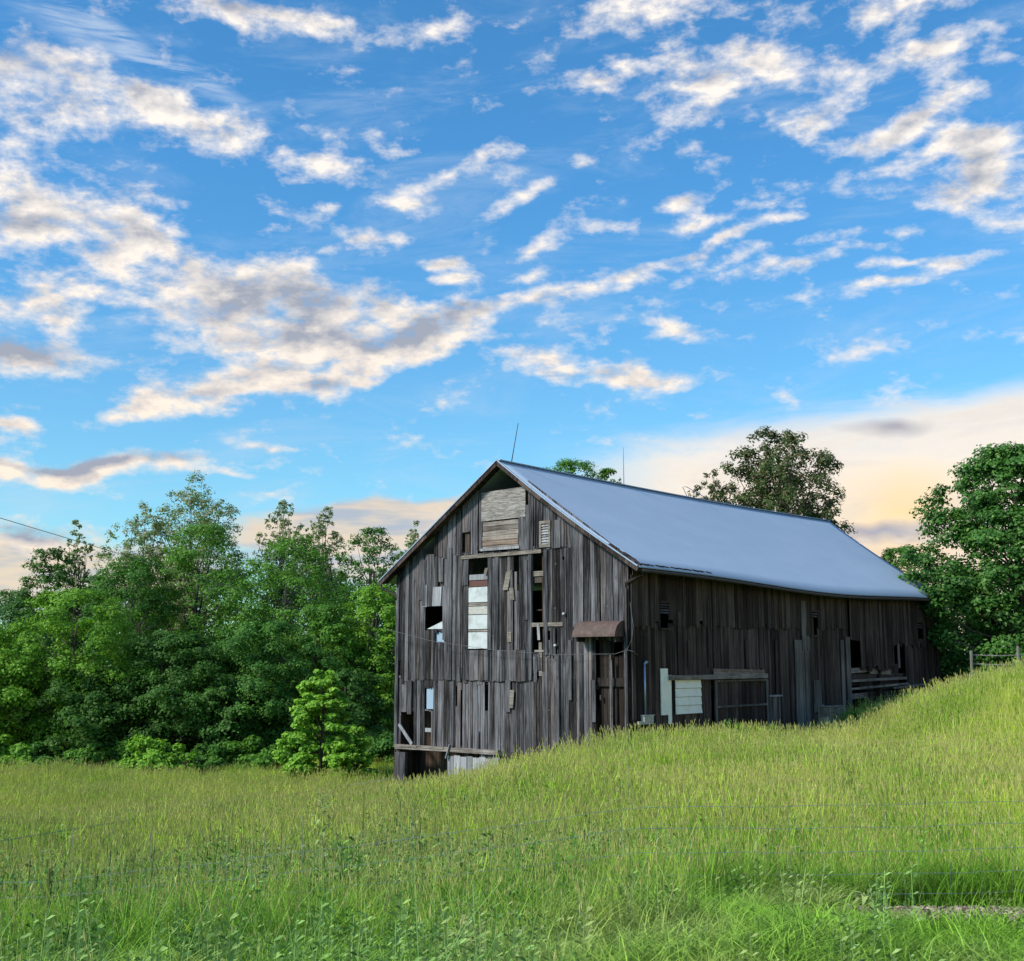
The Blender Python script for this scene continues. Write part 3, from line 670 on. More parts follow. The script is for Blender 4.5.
bits('door_frame', M['side_pale'], [(713,679.5,715,727,.075,.03),(764.5,679.5,766.6,727,.075,.03),(715,704.5,764.5,706.5,.075,.03),(715,679.5,764.5,681.2,.075,.03)], sdoor, 's')
m_ = BM(); v0, v1, z0, z1 = rect(sp, 767.5, 696, 778.5, 745); board_tier(m_, 's', v0, v1, lambda v: z0, lambda v: z1, [], rng, .07, wmin=.12, wmax=.16, rag=0)
ob = m_.build('side_panel', M['side_pale'], barn)
bits('panel_cap', M['pale_wood'], [(766.5,694.8,778.5,696.6,.06,.1)], ob, 's')
# broken bay
for (xa, ya, xb, yb, h, o) in [(849,671,873,669,.20,-.05),(849,681,905,678,.10,.06),(872,671,893,672,.22,-.10),(849,689,906,683.5,.09,.09),(849,697,868,695,.22,-.05),(893,688,925,684,.08,.03),(900,694,918,692,.09,.06)]:
    m_ = BM(); a, b = sp(xa, ya), sp(xb, yb); m_.beam((o, a[0], a[1]-BZ), (o, b[0], b[1]-BZ), .05, h); m_.build('broken_plank', M['plank'], barn)
bits('bay_back_board', M['dark_wood'], [(872,690,935,740,-.25,.03),(866,664,905,690,-.3,.03)], barn, 's')
# other walls, floor, interior frame
ow = BM()
def xbox(mb, x0, x1, y0, y1, z0, z1): mb.box(x0, x1, y0, y1, z0-BZ, z1-BZ)
v = 0.0
while v < BL:
    w = rng.uniform(.18, .26); xbox(ow, -BW-.025, -BW, v, min(v+w+.002, BL), -4.2, ZE+.14-sag(v)); v += w
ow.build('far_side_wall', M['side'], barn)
ow = BM(); u = .0
while u < BW:
    w = min(rng.uniform(.18, .26), BW-u)
    ow.hexa([(-u-w,BL+.0,-3.2),(-u,BL,-3.2),(-u,BL+.025,-3.2),(-u-w,BL+.025,-3.2),(-u-w,BL,roofz(u+w)-.05-BZ),(-u,BL,roofz(u)-.05-BZ),(-u,BL+.025,roofz(u)-.05-BZ),(-u-w,BL+.025,roofz(u+w)-.05-BZ)]); u += w
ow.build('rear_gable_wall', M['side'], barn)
fr = BM()
for v in (0.12, 6, 12, 18, 24):
    for u in (.12, 3.3, 6.6, 9.78):
        xbox(fr, -u-.1, -u+.1, v-.1, v+.1, -4.0, roofz(u)-.62)
    xbox(fr, -9.7, -.2, v-.08, v+.08, zM-.15, zM+.1); xbox(fr, -9.7, -.2, v-.08, v+.08, ZE-.3, ZE-.1)
for zq in (zM, ZE-.2):
    for u in (.2, 9.7): xbox(fr, -u-.07, -u+.07, .3, BL-.3, zq-.1, zq+.1)
fr.build('timber_frame', M['dark_wood'], barn)
fl = BM(); xbox(fl, -9.6, -.3, .5, BL-.3, zM-.35, zM-.28); xbox(fl, -9.6, -.3, .9, 1.0, -4.0, zM-.4)
fl.build('loft_floor', M['dark_wood'], barn)

# roof
def roof_pt(side_, s, v, lift=0.0):
    """side_: +1 slope towards the long wall we see, -1 the other; s 0 ridge .. 1 eave; v along"""
    u = BW/2 - side_*s*(BW/2+OE)
    z = ZR - s*(ZR-ZE)
    fv = (v+OG)/(BL+2*OG)
    z += -.16*sin(pi*fv)*s - .10*sin(pi*fv)*(1-s) + .05*sin(9*fv)*s
    z += .16*fv*(1-s) - .05*(1-fv)*(1-s)
    if side_ > 0: z += -.10*sin(pi*min(s, 1))*1.0
    return np.array((-u, v, z-BZ+lift))
rf = BM(); nu, nv = 10, 48
for side_ in (1, -1):
    base = len(rf.v)
    for lay in (0, -.045):
        for j in range(nv+1):
            v = -OG + (BL+OG+.06)*j/nv
            for i in range(nu+1): rf.v.append(tuple(roof_pt(side_, i/nu, v, lay)))
    n1 = (nv+1)*(nu+1)
    def I(l, j, i): return base + l*n1 + j*(nu+1) + i
    for j in range(nv):
        for i in range(nu):
            rf.f.append((I(0,j,i), I(0,j,i+1), I(0,j+1,i+1), I(0,j+1,i))); rf.f.append((I(1,j,i), I(1,j+1,i), I(1,j+1,i+1), I(1,j,i+1)))
        rf.f.append((I(0,j,nu), I(1,j,nu), I(1,j+1,nu), I(0,j+1,nu)))
    for i in range(nu):
        rf.f.append((I(0,0,i), I(1,0,i), I(1,0,i+1), I(0,0,i+1))); rf.f.append((I(0,nv,i+1), I(1,nv,i+1), I(1,nv,i), I(0,nv,i)))
rf.mi = [0]*len(rf.f)
roof = rf.build('roof', M['roof'], barn, True)
def along(side_, s0, s1, v0, v1, w, mb, lift, n=12):
    prev = None
    for k in range(n+1):
        t = k/n; p = roof_pt(side_, s0+(s1-s0)*t, v0+(v1-v0)*t, lift)
        if prev is not None: mb.beam(prev, p, w, .006)
        prev = p
rk = BM()
for side_ in (1, -1):
    prev = None
    for k in range(13):
        p = roof_pt(side_, k/12, -OG-.02, -.085)
        if prev is not None: rk.beam(prev, p, .035, .15)
        prev = p
rk.build('rake_board', M['side'], roof)
ed = BM()
for side_ in (1, -1):
    prev = None
    for k in range(13):
        p = roof_pt(side_, k/12, -OG-.035, .008)
        if prev is not None: ed.beam(prev, p, .06, .035)
        prev = p
ed.build('edge_flashing', M['galv'], roof)
so = BM()
for side_ in (1, -1):
    for k in range(14):
        s0, s1 = k/14, (k+1)/14-.006
        a, b = roof_pt(side_, s0, -OG+.02, -.07), roof_pt(side_, s1, -OG+.02, -.07)
        c, d = roof_pt(side_, s1, .0, -.07), roof_pt(side_, s0, .0, -.07)
        so.hexa([a-(0,0,.02), b-(0,0,.02), c-(0,0,.02), d-(0,0,.02), a, b, c, d])
so.build('soffit_board', M['dark_wood'], roof)
for k in range(8):    # rafter tails seen under the left rake
    pass
# torn dark edge near the front corner
prev = None
tn = BM()
for k in range(9):
    s = .80+.2*k/8; w = .05+.10*rng.random() + (.10 if 3 < k < 8 else 0)
    p = roof_pt(1, s, -OG+.12, .03+.02*rng.random())
    if prev is not None: tn.beam(prev, p, w*1.6, .03)
    prev = p
tn.build('torn_rake_edge', M['dark_wood'], roof)
for k in range(10):
    v = -.1+k*.42; p, q = roof_pt(1, .975, v, .012), roof_pt(1, .985, v+rng.uniform(.2, .45), .014)
    tn = BM(); tn.beam(p, q, .10*rng.uniform(.5, 1.3), .02); tn.build('torn_eave_strip', M['dark_wood'], roof)
fa = BM(); prev = None
for k in range(25):
    v = -OG+(BL+OG+.03)*k/24; p = roof_pt(1, .985, v, -.13)
    if prev is not None: fa.beam(prev, p, .03, .14)
    prev = p
fa.build('fascia', M['dark_wood'], roof)
gt = BM(); prev = []
for k in range(25):
    v = -OG+.1+(BL+OG-.1)*k/24; prev.append(roof_pt(1, 1.012, v, -.09))
gt.tube(prev, .05, 8); gut = gt.build('gutter', M['darkmetal'], barn, True)
rc = BM(); prev = None
for k in range(17):
    p = roof_pt(1, 0, -OG+(BL+OG+.04)*k/16, .012)
    if prev is not None: rc.beam(prev, p, .22, .03)
    prev = p
rc.build('ridge_cap', M['roof'], roof)
# downspout: from the gutter end back to the gable corner and down
e = roof_pt(1, 1.01, -OG+.15, -.12); u, z = gp(627.5, 584)
ds = BM(); ds.tube([e, e+(-.02, 0, -.12), (-u, -.10, z-BZ+.03), (-u, -.10, z-BZ-.15), (-u, -.10, gp(627, 700)[1]-BZ), (-u, -.11, -.6)], .045, 8)
ds.build('downspout', M['darkmetal'], barn, True)
ds = BM(); e = roof_pt(-1, 1.0, -OG+.1, -.1); ds.tube([e+(.0,0,.0), e+(.0,.0,-.12), (-BW+.04, -.06, e[2]-.38), (-BW+.04, -.06, e[2]-.55)], .04, 8)
ds.build('downspout', M['darkmetal'], barn, True)
# rods on the ridge
lr = BM(); a = roof_pt(1, 0, .35, 0); lr.tube([a, a+(.10, 0, .45), a+(.28, .02, 1.32)], [.018, .014, .010], 6); lr.build('lightning_rod', M['darkmetal'], roof)
lr = BM(); a = roof_pt(1, 0, 6.9, 0); lr.tube([a, a+(0, 0, .9), a+(.0, .0, 1.45)], [.022, .014, .010], 6); lr.build('lightning_rod', M['galv'], roof)
lr = BM(); a = roof_pt(1, 0, 11.4, 0); lr.tube([a, a+(-.10, -.2, .42), a+(-.04, .0, .44), a+(.35, .8, .05)], [.015]*4, 6); lr.build('bent_rod', M['galv'], roof)
# conduit and meter box
v0, z0 = sp(642.8, 715); _, z1 = sp(642.5, 664)
cd = BM(); cd.tube([(.09, v0, z0-BZ), (.09, v0, z1-BZ)], .032, 8); cd.tube([(.09, v0, z1-BZ-.02), (.10, v0+.05, z1-BZ+.06), (.10, v0+.13, z1-BZ+.05)], .045, 8)
cdo = cd.build('conduit', M['galv'], barn, True)
bx = BM(); v0, v1, z0, z1 = rect(sp, 639.5, 715, 648.5, 724); bx.s_(v0, v1, z0, z1, .05, .14); bx.s_(v0-.02, v1+.02, z1-.02, z1+.01, .045, .17); bx.s_(v0-.2, v0-.03, z0, z0+.09, .06, .1)
bx.build('meter_box', M['white2'], cdo)
for (px_, py_) in [(566, 614), (557.5, 645.5), (606.5, 626)]:
    ins = BM(); u, z = gp(px_, py_); ins.tube([(-u, -.08, z-BZ), (-u, -.16, z-BZ)], [.05, .035], 8); ins.build('insulator', M['white'], barn, True)

# crate leaning at the side wall
def crate():
    v0, v1, z0, z1 = rect(sp, 814.5, 709.5, 834, 727)
    w2 = lambda x, v: np.array((NX, NY)) + np.array((cos(PHI), -sin(PHI)))*x + S*v
    p = w2(.32, (v0+v1)/2); g0 = z0-.25
    c = empty('crate', (p[0], p[1], g0), -PHI); H = z1-g0; L = (v1-v0)*.80; H = H*1.12
    tag(c, 'tan wooden plank crate standing in the grass against the barn side', 'crate')
    m1, m2, m3 = MB(), MB(), MB()
    for k in range(3):
        za, zb = H*k/3+.005, H*(k+1)/3-.008
        m1.box(.17, .20, -L/2, L/2, za, zb); m1.box(-.20, -.17, -L/2, L/2, za, zb)
        m1.box(-.17, .17, -L/2, -L/2+.03, za, zb); m1.box(-.17, .17, L/2-.03, L/2, za, zb)
    m1.build('side_planks', M['crate_wood'], c)
    for sx in (-1, 1):
        for sy in (-1, 1): m2 = MB(); m2.box(.16*sx-.03+.055*sx, .16*sx+.03+.045*sx, sy*(L/2-.03)-.03, sy*(L/2-.03)+.03, 0, H+.01); m2.build('corner_batten', M['crate_wood'], c)
    m3.box(-.21, .21, -L/2-.01, L/2+.01, H+.012, H+.04); m3.build('lid', M['crate_wood'], c)
crate()

# ------------------------------------------------------------------ overhead cable
def cable():
    def gw(px, py, o):
        u, z = gp(px, py); p = np.array((NX, NY)) + G*u + np.array((-sin(PHI), -cos(PHI)))*o
        return (p[0], p[1], z)
    pts = [at(-60, 505, 17), at(0, 518, 20), at(50, 533, 23), at(200, 578, 31.)] + [gw(397, 629.5, .5), gw(440, 641, .45), gw(500, 650, .38), gw(560, 654.5, .3), gw(620, 654, .25), gw(631, 650, .22)]
    fine = []
    for i in range(len(pts)-1):
        for k in range(6): fine.append(tuple(np.array(pts[i])*(1-k/6)+np.array(pts[i+1])*k/6))
    fine.append(pts[-1])
    mb = MB(); mb.tube(fine[::2]+[fine[-1]], .0065, 5)
    # splice and pigtails at the barn corner
    e = np.array(pts[-1]); mb.tube([e, e+(.15, -.02, .3), e+(.2, 0, .7), e+(.12, 0, 1.4)], .010, 5); mb.tube([e, e+(.2, 0, -.05), e+(.35, .3, -.15)], .010, 5)
    o = mb.build('overhead_cable', M['cable']); tag(o, 'thin grey overhead cable running from upper left to the barn corner', 'cable')
cable()

# ------------------------------------------------------------------ trees
def rand_dirs(rng, n):
    v = rng.normal(size=(n, 3)); return v/np.linalg.norm(v, axis=1, keepdims=True)
def leaf_quads(rng, C, Nrm, size, aspect=.6):
    n = len(C); Nrm = Nrm/np.linalg.norm(Nrm, axis=1, keepdims=True)
    a = np.cross(Nrm, rand_dirs(rng, n)); a /= np.linalg.norm(a, axis=1, keepdims=True)+1e-9
    b = np.cross(Nrm, a); s = (size*rng.uniform(.65, 1.35, n))[:, None]
    tip = Nrm*s*rng.uniform(-.35, .1, (n, 1))
    V = np.stack([C-a*s*.5, C-b*s*.5*aspect+tip*.2, C+a*s*.5+tip, C+b*s*.5*aspect+tip*.2], 1).reshape(-1, 3)
    Q = np.arange(n*4).reshape(-1, 4)
    return V, Q
def make_tree(name, label, x, y, H, Rr, kind, mat, seed, nleaf=14000, base=None, leaf=.16, low=.12, group=None, lean=(0, 0), trunk_r=None, cat='tree', wide=.72, fill=1.0, extra=()):
    rng = np.random.default_rng(seed)
    z0 = (gz(x, y) if base is None else base) - .05
    root = empty(name, (x, y, z0)); tag(root, label, cat, group)
    ph = rng.uniform(0, 6.28, 6)
    def env(t, ang, R_, lo):
        """crown radius at height fraction t"""
        q = np.clip((t-lo)/(1-lo), 0, 1)
        r = np.where(q > .42, np.sqrt(np.clip(1-((q-.42)/.60)**2, 0, 1)), wide+(1-wide)*q/.42)
        return R_*r*(1+.19*np.sin(2*ang+ph[0]+5*t)+.15*np.sin(3*ang+ph[1]-8*t)+.14*np.sin(5*ang+ph[2]+13*t))
    cl = []       # clumps: x, y, z, r, h
    if kind == 'broad':
        n = int(190*fill*max(1.0, min(2.2, (H/Rr)/1.6)))
        t = low+(1-low)*rng.uniform(0, 1, n)**.95; ang = rng.uniform(0, 6.28, n); e = env(t, ang, Rr, low)
        rr = e*np.sqrt(rng.uniform(.12, 1, n))*np.where(rng.random(n) < .10, 1.10, 1.0); cr = Rr*rng.uniform(.10, .24, n)*(1-.25*t)
        zz = np.minimum(t*H, H-cr*.5); k = rr+cr*.6 > e*1.12; rr[k] = np.maximum(e[k]*1.12-cr[k]*.6, 0)
        cl = np.c_[rr*np.cos(ang)+lean[0]*t, rr*np.sin(ang)+lean[1]*t, zz, cr, cr*.72]
        outl = np.stack([np.cos(ang)*rr/(e+.01), np.sin(ang)*rr/(e+.01), t*.6], 1)
    elif kind == 'sparse':
        nc = max(3, int(3.5+Rr*1.2)); P_ = []
        for k in range(nc):
            a_ = k*2.4+rng.uniform(-.4, .4); rr0 = Rr*.80*math.sqrt((k+.2)/nc); top = H*(1-.16*(rr0/Rr)**1.8)*rng.uniform(.95, 1.0)
            if k == 0: top = H; rr0 = 0.05*Rr
            w = Rr*rng.uniform(.40, .56); n = 90; t = .30+.70*rng.uniform(0, 1, n)**.8; an = rng.uniform(0, 6.28, n)
            e = w*np.clip((1.05-t)*3.6, .10, 1)**.6; r_ = e*np.sqrt(rng.uniform(.0, 1, n)); q = t**.8; cr = Rr*rng.uniform(.06, .15, n)*(1.15-.35*t)
            P_.append(np.c_[rr0*cos(a_)*q+r_*np.cos(an), rr0*sin(a_)*q+r_*np.sin(an), np.minimum(top*t, top-cr*.5), cr, cr*1.0])
        cl = np.concatenate(P_)
        outl = np.stack([cl[:, 0]/Rr, cl[:, 1]/Rr, np.full(len(cl), .3)], 1)
    elif kind == 'sapling':
        n = 170; t = rng.uniform(.0, .98, n); ang = rng.uniform(0, 6.28, n); e = Rr*np.clip(1.02-t, .08, 1)**.62*(1+.2*np.sin(3*ang+ph[0]+9*t))
        rr = e*np.sqrt(rng.uniform(.05, 1, n)); cr = Rr*rng.uniform(.10, .20, n)*(1.1-.5*t)
        cl = np.c_[rr*np.cos(ang), rr*np.sin(ang), np.minimum(t*H, H-.1), cr, cr*.5]; outl = np.stack([np.cos(ang)*.4, np.sin(ang)*.4, t*0+.3], 1)
    else:
        n = 34; ang = rng.uniform(0, 6.28, n); q = np.sqrt(rng.uniform(0, 1, n)); rr = Rr*q*.88; cr = Rr*rng.uniform(.14, .30, n)
        zz = H*rng.uniform(.15, .95, n)*np.sqrt(1-.75*q*q)*(1+.2*np.sin(3*ang+ph[0])); zz = np.maximum(np.minimum(zz, H-cr*.4), cr*.3)
        cl = np.c_[rr*np.cos(ang), rr*np.sin(ang), zz, cr, cr*.7]; outl = np.stack([np.cos(ang)*.4, np.sin(ang)*.4, zz*0+.3], 1)
    for (ex, ey, ez, er) in extra:       # low boughs reaching out
        d = rng.normal(size=(7, 3))*er*.55; cl = np.r_[cl, np.c_[ex-x+d[:, 0], ey-y+d[:, 1], ez-z0+d[:, 2]*.7, np.full(7, er*.55), np.full(7, er*.4)]]
        outl = np.r_[outl, np.tile([[-.4, -.2, .4]], (7, 1))]
    L = np.array(cl); wgt = L[:, 3]**2; idx = rng.choice(len(L), size=int(nleaf*(1.9 if kind == 'sparse' else 1.55)), p=wgt/wgt.sum()); n = len(idx)
    dd = rand_dirs(rng, n); low_ = dd[:, 2] < -.2; dd[low_ & (rng.random(n) < .6), 2] *= -1
    fr_ = rng.uniform(.35, 1.15, (n, 1)); C = L[idx, :3] + dd*np.stack([L[idx, 3], L[idx, 3], L[idx, 4]], 1)*fr_
    N = dd*.7 + outl[idx]*.5 + np.array((0, 0, .45)) + rand_dirs(rng, n)*.6
    keep = C[:, 2] > .08; C, N = C[keep], N[keep]
    V, Q = leaf_quads(rng, C, N, leaf)
    np_mesh('crown', V, Q, M[mat], root)
    # trunk and limbs
    tb = MB(); tr = trunk_r or (max(.05, H*.018))
    sway = rng.normal(size=2)*H*.02
    def tp(t): return np.array((sway[0]*sin(t*3)+lean[0]*t*.9, sway[1]*sin(t*2.3)+lean[1]*t*.9, H*t))
    top = {'shrub': .45, 'sparse': .70, 'broad': .80}.get(kind, .88)
    ts = np.linspace(0, top, 9)
    tb.tube([tp(t)-(0, 0, .3 if t == 0 else 0) for t in ts], [tr*(1.25 if t == 0 else 1)*(1-t*.88) for t in ts], 7)
    order = rng.permutation(len(L))[:(34 if kind != 'sparse' else 56)]
    for i in order:
        cx, cy, cz, r, h = L[i]; t0 = max(.04, min(top-.02, (cz/H)*rng.uniform(.55, .8))); p = tp(t0); q = np.array((cx, cy, cz+h*.3))
        mid = (p+q)/2 + np.array((0, 0, -.06*np.linalg.norm(q-p))) + rng.normal(size=3)*.05*np.linalg.norm(q-p)
        r0 = tr*(1-t0*.88)*.42; tb.tube([p, mid, q], [r0, r0*.6, r0*.15], 5, cap=False)
    tb.build('trunk', M['bark'], root, True)
    return root
def tree_px(name, label, px, ptop, wpx, Y, kind, mat, seed, **k):
    p = at(px, ptop, Y); g = gz(p[0], Y); H = p[2]-g; Rr = wpx/2/F*Y*1.03
    leaf_ = k.pop('leaf', .145)
    return make_tree(name, label, p[0], Y, H, Rr, kind, M and mat, seed, leaf=leaf_, **k)

T_ = tree_px
GW = 'trees of the wood on the left'
T_('poplar_tree', 'tallest airy tree with pale leaf tips at the top of the left wood', 195, 474, 120, 72, 'sparse', 'leaf_sparse', 1, nleaf=15000, group=GW)
T_('poplar_tree', 'airy pale tipped tree just left of the tallest tree in the left wood', 142, 502, 84, 73, 'sparse', 'leaf_sparse', 2, nleaf=10000, group=GW)
T_('poplar_tree', 'thin airy tree at the far left of the wood, sky showing through its narrow crown', 78, 517, 44, 70, 'sparse', 'leaf_sparse', 3, nleaf=5000, group=GW)
T_('poplar_tree', 'narrow airy pale tree on the wood skyline, left one of a pair', 283, 499, 62, 75, 'sparse', 'leaf_sparse', 4, nleaf=6500, group=GW)
T_('poplar_tree', 'narrow airy pale tree on the wood skyline, right one of a pair', 326, 507, 62, 74, 'sparse', 'leaf_sparse', 5, nleaf=6500, group=GW)
T_('poplar_tree', 'small thin pale treetop showing beside the left slope of the barn roof', 414, 520, 40, 79, 'sparse', 'leaf_sparse', 6, nleaf=4000, group=GW)
T_('broadleaf_tree', 'round leafy dark green treetop between the pale pair and the barn roof', 373, 527, 78, 71, 'broad', 'leaf_blue', 7, nleaf=12000, group=GW)
T_('broadleaf_tree', 'dark airy broad tree left below the thin pale tree of the wood', 52, 548, 72, 67, 'broad', 'leaf_dark', 8, nleaf=13000, group=GW)
T_('broadleaf_tree', 'low dark distant tree at the left edge of the photo', 2, 590, 90, 84, 'broad', 'leaf_dark', 9, nleaf=9000, group=GW)
T_('broadleaf_tree', 'large mid green tree right below the tallest airy tree', 205, 524, 130, 67, 'broad', 'leaf_mid', 10, nleaf=20000, group=GW)
T_('broadleaf_tree', 'large rounded green tree in the middle of the wood below the pale pair', 288, 536, 140, 65, 'broad', 'leaf_mid', 11, nleaf=21000, group=GW)
T_('broadleaf_tree', 'dark green tree between the light green left tree and the tallest airy one', 135, 556, 110, 65, 'broad', 'leaf_blue', 12, nleaf=17000, group=GW)
T_('broadleaf_tree', 'light green spreading tree with slanting trunk near the left edge of the wood', 70, 590, 150, 57, 'broad', 'leaf_light', 13, nleaf=26000, group=GW, low=.08, lean=(.6, 0))
T_('broadleaf_tree', 'light green tree cut by the left edge of the photo', -14, 625, 110, 55, 'broad', 'leaf_light', 14, nleaf=17000, group=GW, low=.05)
T_('broadleaf_tree', 'low dark bushy tree at the edge of the meadow left of the wood centre', 178, 632, 130, 57, 'broad', 'leaf_dark', 15, nleaf=24000, group=GW, low=.02)
T_('broadleaf_tree', 'mid green lower tree of the wood behind the fresh green young tree', 262, 622, 140, 58, 'broad', 'leaf_blue', 16, nleaf=24000, group=GW, low=.02)
T_('broadleaf_tree', 'bright yellowish green tree right beside the left wall of the barn', 378, 585, 100, 62, 'broad', 'leaf_light', 17, nleaf=22000, group=GW, low=.04)
T_('broadleaf_tree', 'mid green tree between the wood centre and the yellowish tree at the barn', 322, 605, 100, 61, 'broad', 'leaf_mid', 18, nleaf=18000, group=GW, low=.04)
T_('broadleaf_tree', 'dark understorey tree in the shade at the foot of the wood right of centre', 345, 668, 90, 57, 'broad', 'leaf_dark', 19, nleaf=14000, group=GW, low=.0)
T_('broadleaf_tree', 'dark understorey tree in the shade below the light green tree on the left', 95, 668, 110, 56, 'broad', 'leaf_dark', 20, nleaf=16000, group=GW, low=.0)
T_('broadleaf_tree', 'green tree hidden mostly by the left wall of the barn', 425, 600, 90, 66, 'broad', 'leaf_mid', 21, nleaf=12000, group=GW, low=.0)
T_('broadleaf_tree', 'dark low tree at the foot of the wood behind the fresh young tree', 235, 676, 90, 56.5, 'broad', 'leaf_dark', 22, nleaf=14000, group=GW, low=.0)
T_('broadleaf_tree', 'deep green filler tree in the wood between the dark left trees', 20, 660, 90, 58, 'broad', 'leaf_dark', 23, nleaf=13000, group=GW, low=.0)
T_('young_tree', 'fresh bright green young tree standing in front of the dark wood near the barn', 322, 666, 104, 49, 'sapling', 'leaf_bright', 24, nleaf=15000, leaf=.17)
T_('young_tree', 'small bright green bushy sapling leaning toward the barn beside the fresh young tree', 357, 722, 46, 48.5, 'sapling', 'leaf_bright', 25, nleaf=2200, leaf=.16)
for i_, (px_, pt_, w_, lab_) in enumerate([(30, 596, 150, 'deep green tree at the back of the wood on the far left'), (120, 575, 150, 'deep green tree at the back of the wood below the pale left tops'), (220, 570, 160, 'deep green tree at the back of the wood under the tallest tree'),
        (315, 566, 150, 'deep green tree at the back of the wood under the pale pair'), (400, 572, 130, 'deep green tree at the back of the wood next to the barn eave')]):
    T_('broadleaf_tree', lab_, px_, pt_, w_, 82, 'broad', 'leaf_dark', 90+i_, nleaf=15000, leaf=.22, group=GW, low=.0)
# right
T_('maple_tree', 'big dense green tree right of the barn covering the far roof corner', 1010, 443, 166, 55.5, 'broad', 'leaf_right', 31, nleaf=58000, low=.0, wide=.95, fill=1.7, extra=[(*at(px_, py_, Y_), r_) for px_, py_, Y_, r_ in [(926,572,53.2,.8),(932,594,53,.75),(922,606,53,.5),(940,615,53.2,.7),(946,640,53.4,.7),(912,552,54,.6),(948,575,53.5,.9)]], trunk_r=.30, leaf=.19, base=.0)
T_('maple_tree', 'big green tree cut by the right edge of the photo', 1085, 452, 150, 62, 'broad', 'leaf_right', 32, nleaf=22000, low=.08, base=.0)
T_('broadleaf_tree', 'dark lower tree behind the far end of the barn', 950, 562, 90, 64, 'broad', 'leaf_dark', 33, nleaf=18000, low=.0, base=-.5)
T_('broadleaf_tree', 'dark bushy tree behind the wire rail fence on the knoll', 1010, 610, 100, 66, 'broad', 'leaf_dark', 34, nleaf=12000, low=.0, base=-.5)
T_('broadleaf_tree', 'small green treetop peeping over the far end of the barn roof', 897, 533, 66, 76, 'broad', 'leaf_mid', 35, nleaf=12000, low=.3, fill=1.5, base=-1.5)
T_('poplar_tree', 'tall airy two headed tree rising behind the middle of the barn roof', 775, 398, 138, 76, 'sparse', 'leaf_dusk', 36, nleaf=28000, leaf=.19, base=-2.5)
T_('poplar_tree', 'small airy treetop behind the roof just left of the tall airy tree', 708, 450, 70, 76, 'sparse', 'leaf_dusk', 37, nleaf=12000, base=-2.5)
T_('poplar_tree', 'low airy treetop sinking behind the roof right of the tall airy tree', 826, 474, 56, 77, 'sparse', 'leaf_dusk', 41, nleaf=9000, base=-2.5)
T_('broadleaf_tree', 'green treetop showing over the front part of the barn ridge', 571, 455, 84, 78, 'broad', 'leaf_mid', 38, nleaf=16000, low=.4, fill=1.5, base=-2.5)
T_('broadleaf_tree', 'small green treetop over the ridge next to the thin upright rod', 606, 460, 40, 79, 'broad', 'leaf_mid', 39, nleaf=8000, low=.4, fill=1.4, base=-2.5)
# shrubs at the meadow edge
T_('shrub', 'light green low shrub in the meadow before the dark wood', 152, 738, 68, 52, 'shrub', 'leaf_bright', 51, nleaf=3200, leaf=.16, cat='shrub')
T_('shrub', 'small bright green shrub beside the light green low one', 184, 747, 36, 51.5, 'shrub', 'leaf_light', 52, nleaf=1300, leaf=.16, cat='shrub')
T_('shrub', 'bushy light green shrub at the left edge of the meadow', 24, 744, 70, 47, 'shrub', 'leaf_light', 53, nleaf=3600, leaf=.16, cat='shrub')
T_('shrub', 'pale green shrub cut by the left edge of the photo', -6, 735, 44, 49, 'shrub', 'leaf_light', 54, nleaf=1800, leaf=.16, cat='shrub')
GE = 'dark shrubs along the foot of the wood'
for i, (px, pt, w, lab) in enumerate([(48, 742, 60, 'dark low shrub at the foot of the wood behind the left edge shrub'), (105, 738, 70, 'dark low shrub at the foot of the wood left of the light green shrub'),
        (212, 744, 66, 'dark low shrub at the foot of the wood right of the light green shrub'), (262, 738, 70, 'dark low shrub at the foot of the wood left of the fresh young tree'),
        (385, 730, 50, 'dark low shrub at the foot of the wood touching the barn corner')]):
    T_('shrub', lab, px, pt, w, 54, 'shrub', 'leaf_mid' if i % 2 else 'leaf_blue', 60+i, nleaf=3500, leaf=.17, cat='shrub', group=GE)
for i, (px, pt, w, Y, lab) in enumerate([(735, 718, 40, 35.7, 'leafy weed clump before the sliding door of the barn'), (790, 724, 26, 38, 'small leafy weed clump left of the crate'), (852, 706, 30, 43, 'leafy weed clump at the open bay of the barn'),
        (772, 716, 16, 37, 'thin leafy weed before the small side panel of the barn')]):
    T_('weed_clump', lab, px, pt, w, Y, 'shrub', 'leaf_mid', 80+i, nleaf=420, leaf=.09, cat='weed', group='leafy weeds along the barn wall')

